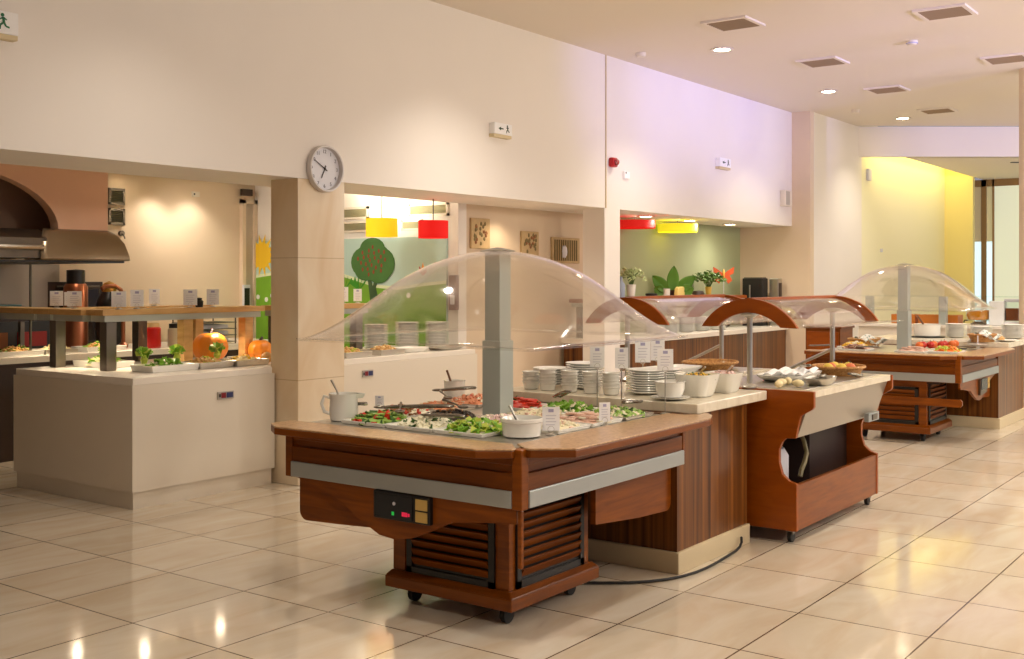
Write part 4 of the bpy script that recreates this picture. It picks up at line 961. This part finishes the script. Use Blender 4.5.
def pumpkin(label, x, y, r):
    t = thing('pumpkin', label, 'pumpkin', (x, y, ZK))
    b = mb(PUM); n = 40; vs = []; fs = []
    for j in range(15):
        ph = PI*j/14
        for k in range(n):
            a = 2*PI*k/n; rr = r*max(.02, math.sin(ph))*(1-.07*abs(math.cos(a*5))**3); vs.append((rr*math.cos(a), rr*math.sin(a), r*.86*(1-math.cos(ph)*(1-.12*math.exp(-6*math.sin(ph)**2)))))
    for j in range(14):
        for k in range(n): fs.append((j*n+k, j*n+(k+1) % n, (j+1)*n+(k+1) % n, (j+1)*n+k))
    b._add(vs, fs); b.build('body', t, smooth=60)
    mb('dark').tube([(0, 0, r*1.5), (.01, 0, r*1.7), (.03, .01, r*1.82)], [.02, .014, .012]).build('stem', t)
pumpkin('big orange pumpkin on the left counter behind the trays', 6.14, 7.66, .155)
pumpkin('smaller orange pumpkin half hidden by the shelf post, near the pillar', 6.55, 7.50, .11)
b = mb(CRUST).ball((0, 0, .05), .05, 2, (1, 1, 1)); tag(b.build('small_gourd', loc=(6.36, 7.20, ZK), smooth=180), 'small orange gourd at the right end of the left counter', 'gourd')

# counter right of the pillar: trays, plates, shelf
for k, (x, y) in enumerate(((7.35, 7.22), (7.80, 7.22))):
    place(BP, (x, y, ZK), 'food tray right of the pillar, '+('nearest the pillar' if k == 0 else 'second from the pillar'), 'tray', 0)
    heap('bread heap in the tray right of the pillar, '+('nearest the pillar' if k == 0 else 'second from the pillar'), [(CRUST, .022, 40, 'ball'), (LET2 if k == 0 else CRUMB, .02, 24, 'ball')], x, y, ZK+.02, .15, .11, .06)
long_dish('white oval dish on the counter right of the pillar', 8.22, 7.25, ZK, .40, .26, 0)
long_dish('flat steel tray at the right end of the white counter', 8.68, 7.18, ZK, .44, .24, 0, 'steel')
for (x, y, n), nm in zip(((8.28, 7.75, 16), (8.60, 7.62, 17), (8.84, 7.42, 17)), ('left of three on the white counter before the mural', 'middle of three on the white counter before the mural', 'right of three on the white counter before the mural')):
    stack(P27, 'white plate in the stack, %s' % nm, 'plate', x, y, ZK, n, .0155, 'plate stack '+nm)
rack('pine shelf over the counter right of the pillar', [(6.75, 7.95, 7.5, 7.72)], [(7.85, 7.61), (6.82, 7.61)])
cardstand('white label card on the pine shelf right of the pillar', 7.66, 7.6, ZS, .008, -.7, .10, .14)
cardstand('second white label card on the pine shelf right of the pillar, by its end', 7.88, 7.62, ZS, .008, -.7, .08, .12)

# counter in the third opening
t = thing('bar_counter', 'wood clad counter with white top in the sage green niche', 'counter', (11.2, 6.72, 0))
mb('zebra').box(0, 5.08, 0, .7, .1, .88).build('cladding', t, smooth=0); mb('wtop').box(-.01, 5.09, -.04, .74, .88, .94).build('countertop', t, smooth=0, bevel=.004); mb('skirt').box(0, 5.08, .02, .7, 0, .1).build('skirting', t, smooth=0)
t = rack('long dark wooden shelf with plants in the sage green niche', [(11.25, 15.6, 7.05, 7.38)], [(11.4, 7.3), (13.7, 7.3), (15.4, 7.3)], .9405, 1.365)
for c in kids(t):
    if c.name.startswith('shelf_board'): c.data.materials[0] = M['arch']
for (x, y, n), nm in zip(((12.6, 6.95, 10), (13.0, 6.95, 14), (13.45, 6.95, 15), (13.9, 6.95, 12), (14.4, 6.95, 8)), ('leftmost in the niche counter row', 'second in the niche counter row', 'tallest in the niche counter row', 'fourth in the niche counter row', 'last in the niche counter row')):
    stack(P27, 'white plate in the stack %s' % nm, 'plate', x, y, ZK, n, .0155, 'plate stack '+nm)
ZP = 1.4105
def leafy(label, x, y, potc, ph, pr, n, spread, col, ls, cat='plant', hh=.22):
    t = thing('potted_plant', label, cat, (x, y, ZP))
    mb(potc).lathe([(pr*.7, 0), (pr, ph), (pr*.92, ph), (pr*.65, .01), (0, .01)], n=20).build('pot', t)
    s = mb(paint('stem_green', (80, 110, 50), .6)); l = mb(col)
    for k in range(n):
        a = k*2.4; r = spread*math.sqrt((k+.5)/n); tip = (r*math.cos(a), r*math.sin(a), ph+hh*(1-.45*(r/spread)**2)*random.uniform(.7, 1))
        s.tube([(0, 0, ph*.6), (tip[0]*.4, tip[1]*.4, ph+hh*.5), tip], .003, 5)
        for q in range(4): l.obox((tip[0]+random.uniform(-.03, .03), tip[1]+random.uniform(-.03, .03), tip[2]+random.uniform(-.05, .02)), (ls, ls*.6, .003), (random.uniform(-.8, .8), random.uniform(-.8, .8), random.random()*6))
    s.build('stems', t); l.build('leaves', t, smooth=0)
leafy('pale leafy plant in a white pot, left on the niche shelf', 12.42, 7.2, 'porc', .17, .065, 26, .16, paint('pale_leaf', (190, 206, 150), .5), .05)
t = thing('potted_plant', 'broad-leaved plant with three tall dark green leaves behind a yellow dish', 'plant', (13.58, 7.23, ZP), -.75)
mb('dark').lathe([(.07, 0), (.09, .09), (.08, .09), (0, .02)], n=18).build('pot', t)
BL = paint('broad_leaf', (86, 136, 40), .4, noise=.25, nscale=5)
for a, l, x0 in ((.0, .36, 0), (.85, .34, .05), (-.85, .34, -.05), (1.25, .17, .12), (-1.25, .17, -.12)):
    n = Vector((math.sin(a), 0, math.cos(a))); w_ = Vector((math.cos(a), 0, -math.sin(a)))
    def lf(u, v, n=n, w_=w_, l=l, x0=x0):
        s = v*l; wd = .088*math.sin(PI*min(1, v*.92+.08))**.8*(2*u-1)
        p = n*s+w_*wd; return (x0+p.x, -.06*v*v-.02*(abs(2*u-1)), .06+p.z)
    mb(BL).grid(lf, 8, 14).build('leaf', t, smooth=180, solid=.003)
t = thing('dish', 'upright pale yellow dish in front of the broad leaves', 'dish', (13.62, 7.13, ZP))
mb(paint('pale_yellow_ceramic', (240, 212, 130), .4)).prism([(-.13, 0), (.13, 0), (.11, .11), (.06, .135), (-.06, .135), (-.11, .11)], 'y', -.03, .03).build('body', t, smooth=0, bevel=.012)
tag(mb('porc').lathe([(.04, 0), (.045, .10), (.05, .11), (.04, .11), (0, .02)], n=18).build('cup', loc=(13.26, 7.14, ZP)), 'small white cup left of the pale yellow dish', 'cup')
tag(mb('black').lathe([(.05, 0), (.08, .03), (.08, .05), (.0, .06)], n=20).build('dark_bowl', loc=(12.86, 7.15, ZP)), 'low dark bowl between the white pot and the broad leaves', 'bowl')
tag(mb('dark').lathe([(.06, 0), (.09, .03), (.07, .07), (0, .08)], n=20).build('dark_bowl', loc=(14.2, 7.15, ZP)), 'dark round bowl between the broad leaves and the yellow vase', 'bowl')
tag(mb(paint('blue_grey_bottle', (150, 160, 180), .3)).lathe([(.05, 0), (.055, .16), (.02, .22), (.02, .27), (0, .27)], n=18).build('bottle', loc=(12.20, 7.22, ZP)), 'blue grey bottle beside the jamb on the niche shelf', 'bottle')
leafy('spiky green plant in a yellow vase beside the butterfly', 14.62, 7.2, paint('yellow_vase', (226, 196, 90), .4), .13, .05, 30, .24, paint('mid_leaf', (90, 126, 52), .5), .06)
t = thing('butterfly_ornament', 'orange butterfly ornament on a stick in the sage green niche', 'ornament', (15.12, 7.2, ZP), -.8)
mb('grey').tube([(0, 0, 0), (0, 0, .34)], .004).build('stick', t)
BO = paint('butterfly_orange', (206, 84, 30), .5)
for s in (-1, 1):
    mb(BO).prism([(0, .31), (s*.06, .36), (s*.16, .42), (s*.15, .32), (s*.09, .29), (s*.13, .22), (s*.07, .17), (s*.02, .24)], 'y', -.004, .004).build('wing', t, smooth=0)
mb(paint('butterfly_yellow', (240, 176, 80), .5)).lathe([(0, .22), (.018, .26), (.02, .33), (.012, .37), (0, .385)], n=12).build('body', t)
t = thing('coffee_machine', 'black coffee machine with silver stripe at the niche right end', 'machine', (15.93, 7.06, .9405))
mb('black').box(-.1, .1, -.16, .17, 0, .72).build('body', t, smooth=0, bevel=.01); mb('steel').tube([(-.115, .04, .40), (-.115, .04, .62)], .012).build('handle', t); mb('dsteel').box(-.08, .08, -.14, .15, .72, .735).build('lid', t, smooth=0)
t = thing('steel_dispenser', 'upright steel dispenser between the coffee machine and the wall corner', 'dispenser', (16.09, 6.80, .9405))
mb('steel').box(-.08, .08, -.07, .07, 0, .72).build('body', t, smooth=0, bevel=.01); mb('dark').box(-.05, .05, -.075, -.07, .25, .65).build('front_panel', t, smooth=0)

# ------------------------------------------------------------------ kitchen behind the left opening
t = thing('extractor_hood', 'peach plastered kitchen hood with an arched mouth and steel skirt', 'hood', (3.2, 9.0, 0))
def archp(x0, x1, zb, zt, cx, cz, a, bb):
    pts = [(x0, zt), (x1, zt), (x1, zb)]
    for k in range(25):
        q = PI*k/24; pts.append((cx+a*math.cos(q), cz+bb*math.sin(q)))
    pts.append((x0, zb)); return pts
mb('peach').prism(archp(0, 2.86, 2.08, 2.82, 1.38, 2.08, .99, .50), 'y', 0, .12).build('arched_front', t, smooth=0)
mb('peach').box(2.74, 2.86, .12, 1.69, 2.08, 2.82).build('side_panel', t, smooth=0)
mb(paint('brown_hood_lining', (186, 146, 116), .6)).box(0, 2.74, .55, .6, 2.08, 2.82).build('lining', t, smooth=0)  # lining in a browner tone than the peach front
sk = [(-.02, 2.08), (-.13, 2.03), (-.22, 1.94), (-.26, 1.83), (-.25, 1.815), (0, 1.815), (0, 2.08)]
b = mb(paint('worn_hood_steel', (150, 132, 108), .3, .75))
prof = [(0, 2.085), (.05, 2.05), (.10, 1.97), (.13, 1.86), (.135, 1.815)]
DST = paint('worn_hood_steel', (150, 132, 108), .3, .75)
def skf(u, v):
    # skirt that runs along the front then turns the right corner
    k = v*(len(prof)-1); i = min(int(k), len(prof)-2); f = k-i
    off = prof[i][0]*(1-f)+prof[i+1][0]*f; z = prof[i][1]*(1-f)+prof[i+1][1]*f
    if u < .6: return (2.22-.16*math.sin(v*PI)*0+(2.86+off-2.22)*(u/.6)-off*.75*(1-u/.6), -off, z)
    return (2.86+off, -off+(1.6+off)*((u-.6)/.4), z)
b.grid(skf, 20, 10).build('steel_skirt', t, smooth=50, solid=.01)
b = mb('dsteel').prism([(.02, 2.08), (-.10, 2.0), (-.12, 1.83), (.5, 1.83), (.5, 2.08)], 'x', 0, 2.2)
b.build('inner_canopy', t, smooth=0)
mb('steel').tube([(0, -.13, 1.92), (2.15, -.13, 1.92)], .02).build('rail', t)
mb('black').box(0, 2.95, -.12, 1.5, 1.795, 1.812).build('filter_tray', t, smooth=0)
# back counter and equipment
t = thing('kitchen_counter', 'dark wood back counter with pale top along the kitchen wall', 'counter', (4.0, 9.62, 0))
mb('dark').box(0, 4.9, .02, 1.0, 0, .88).build('body', t, smooth=0); mb('wtop').box(-.02, 4.95, 0, 1.03, .88, .94).build('countertop', t, smooth=0, bevel=.004)
for x, pr, nm, sp in ((5.62, WP, 'farthest left', [(CRUST, .022, 40, 'ball'), (LET, .02, 16, 'leaf')]), (6.02, BP, 'second from left', [(CRUMB, .02, 40, 'ball')]), (6.50, WP, 'before the red jar', [(CRUST, .02, 40, 'ball'), (LET, .02, 20, 'leaf')])):
    place(pr, (x, 9.80, ZK), 'food tray on the kitchen back counter, '+nm, 'tray', 0)
    heap('food heap on the kitchen back counter, '+nm, sp, x, 9.80, ZK+.02, .16, .11, .06)
def jar(label, x, y, r, h, col, lid):
    t = thing('storage_jar', label, 'jar', (x, y, ZK))
    mb(col).lathe([(r*.95, 0), (r, .02), (r, h), (r*.8, h+.02)], n=24).build('body', t); mb(lid).lathe([(r*.85, h+.015), (r*.85, h+.06), (0, h+.065)], n=24).build('lid', t)
jar('red jar on the kitchen back counter, under the pine shelf', 7.12, 9.8, .085, .20, paint('red_jar', (186, 20, 14), .3), paint('pale_lid', (206, 170, 120), .4))
jar('pale glass jar with a black lid right of the red jar', 7.42, 9.82, .08, .18, paint('pale_jar', (190, 180, 150), .3), 'black')
t = thing('wire_rack', 'grey wire rack of plates on the kitchen back counter', 'rack', (7.9, 9.95, ZK))
b = mb('dsteel')
for k in range(5): b.box(-.28, .28, -.2, .2, .02+.07*k, .028+.07*k)
for x in (-.27, .27):
    for y in (-.19, .19): b.tube([(x, y, 0), (x, y, .36)], .008)
b.build('frame', t)
mb('grey').box(-.2, .2, -.15, .15, .03, .07).box(-.2, .2, -.15, .15, .10, .14).box(-.2, .2, -.15, .15, .17, .21).build('trays', t, smooth=0)
t = thing('steel_fridge', 'tall grey steel cabinet against the kitchen wall under the hood', 'cabinet', (5.3, 10.68, .0))
mb(paint('grey_cabinet', (160, 148, 136), .45, .2)).box(.40, 1.30, -.03, 0, .94, 1.80).build('body', t, smooth=0)
mb('black').box(.25, .40, -.05, 0, .94, 1.8).build('side_post', t, smooth=0); mb('dsteel').tube([(.44, -.05, 1.2), (.44, -.05, 1.6)], .012).build('handle', t)
t = thing('wall_oven', 'dark brown oven door in the kitchen wall', 'oven', (6.55, 10.68, .94))
mb('dark').box(-.08, .55, -.04, 0, 0, .68).build('body', t, smooth=0); mb(paint('oven_glass', (30, 12, 10), .15)).box(0, .5, -.045, -.04, .05, .6).build('window', t, smooth=0); mb('dsteel').tube([(0, -.06, .63), (.5, -.06, .63)], .01).build('handle', t)
tag(mb('dsteel').tube([(0, 0, ZK), (0, 0, 1.79)], .012).build('hanging_rod', loc=(5.72, 9.2+.5, 0)), 'thin steel rod under the extractor hood', 'rod')
COP = paint('copper', (176, 110, 78), .3, .8)
t = thing('copper_boiler', 'copper cylinder boiler with black cap behind the pine shelf', 'boiler', (6.66, 10.45, ZK))
mb(COP).lathe([(.10, 0), (.12, .02), (.12, .62), (.10, .66)], n=24).build('body', t); mb('black').lathe([(.09, .655), (.09, .80), (0, .81)], n=20).build('cap', t)
t = thing('black_urn', 'black rounded urn with brass top behind the pine shelf', 'urn', (6.95, 10.3, ZK))
mb('black').lathe([(.13, 0), (.14, .3), (.12, .48), (.07, .58)], n=24).build('body', t); mb(paint('brass', (206, 160, 84), .3, .9)).lathe([(.072, .575), (.08, .62), (.05, .67), (0, .69)], n=20).build('lid', t)
t = thing('copper_tap', 'curved copper tap behind the corner label cards', 'tap', (6.98, 10.1, ZK))
mb(COP).tube([(0, 0, 0), (0, 0, .52), (-.03, 0, .60), (-.10, 0, .64), (-.20, 0, .635), (-.25, 0, .61)], .022).build('spout', t); mb(COP).lathe([(.05, 0), (.05, .03), (.025, .05)], n=18).build('base', t)
for k, (x, c) in enumerate(((5.05, (60, 170, 190)), (5.30, (110, 160, 160)), (5.55, (96, 140, 146)))):
    tag(mb(paint('turquoise_%d' % k, c, .5)).box(-.11, .11, -.1, .1, 0, .10).box(-.115, .115, -.105, .105, .10, .115).build('storage_box', loc=(x, 9.85, 1.30), smooth=0, bevel=.006), ('bright turquoise', 'grey green', 'dull teal')[k]+' storage box on the kitchen wall shelf', 'box')
t = thing('wall_shelf', 'low dark shelf carrying the turquoise boxes in the kitchen', 'shelf', (4.2, 9.7, 1.26))
mb('dark').box(0, 1.55, 0, .35, 0, .038).build('board', t, smooth=0)
for x in (.05, 1.5): mb('dsteel').box(x-.02, x+.02, .1, .14, -.3195, 0).build('post', t, smooth=0)
t = thing('pizza_oven', 'dark oven with orange front under the hood at the left edge', 'oven', (5.4, 10.2, ZK))
mb('black').box(-.3, .9, -.05, .3, .0, .30).build('body', t, smooth=0); mb(paint('orange_brick_front', (150, 84, 36), .6)).box(-.1, .35, -.06, -.05, .03, .2).build('front', t, smooth=0); mb(paint('red_panel', (170, 24, 16), .5)).box(.45, .75, -.06, -.05, .06, .2).build('red_panel', t, smooth=0)  # front panel in plain orange-brown
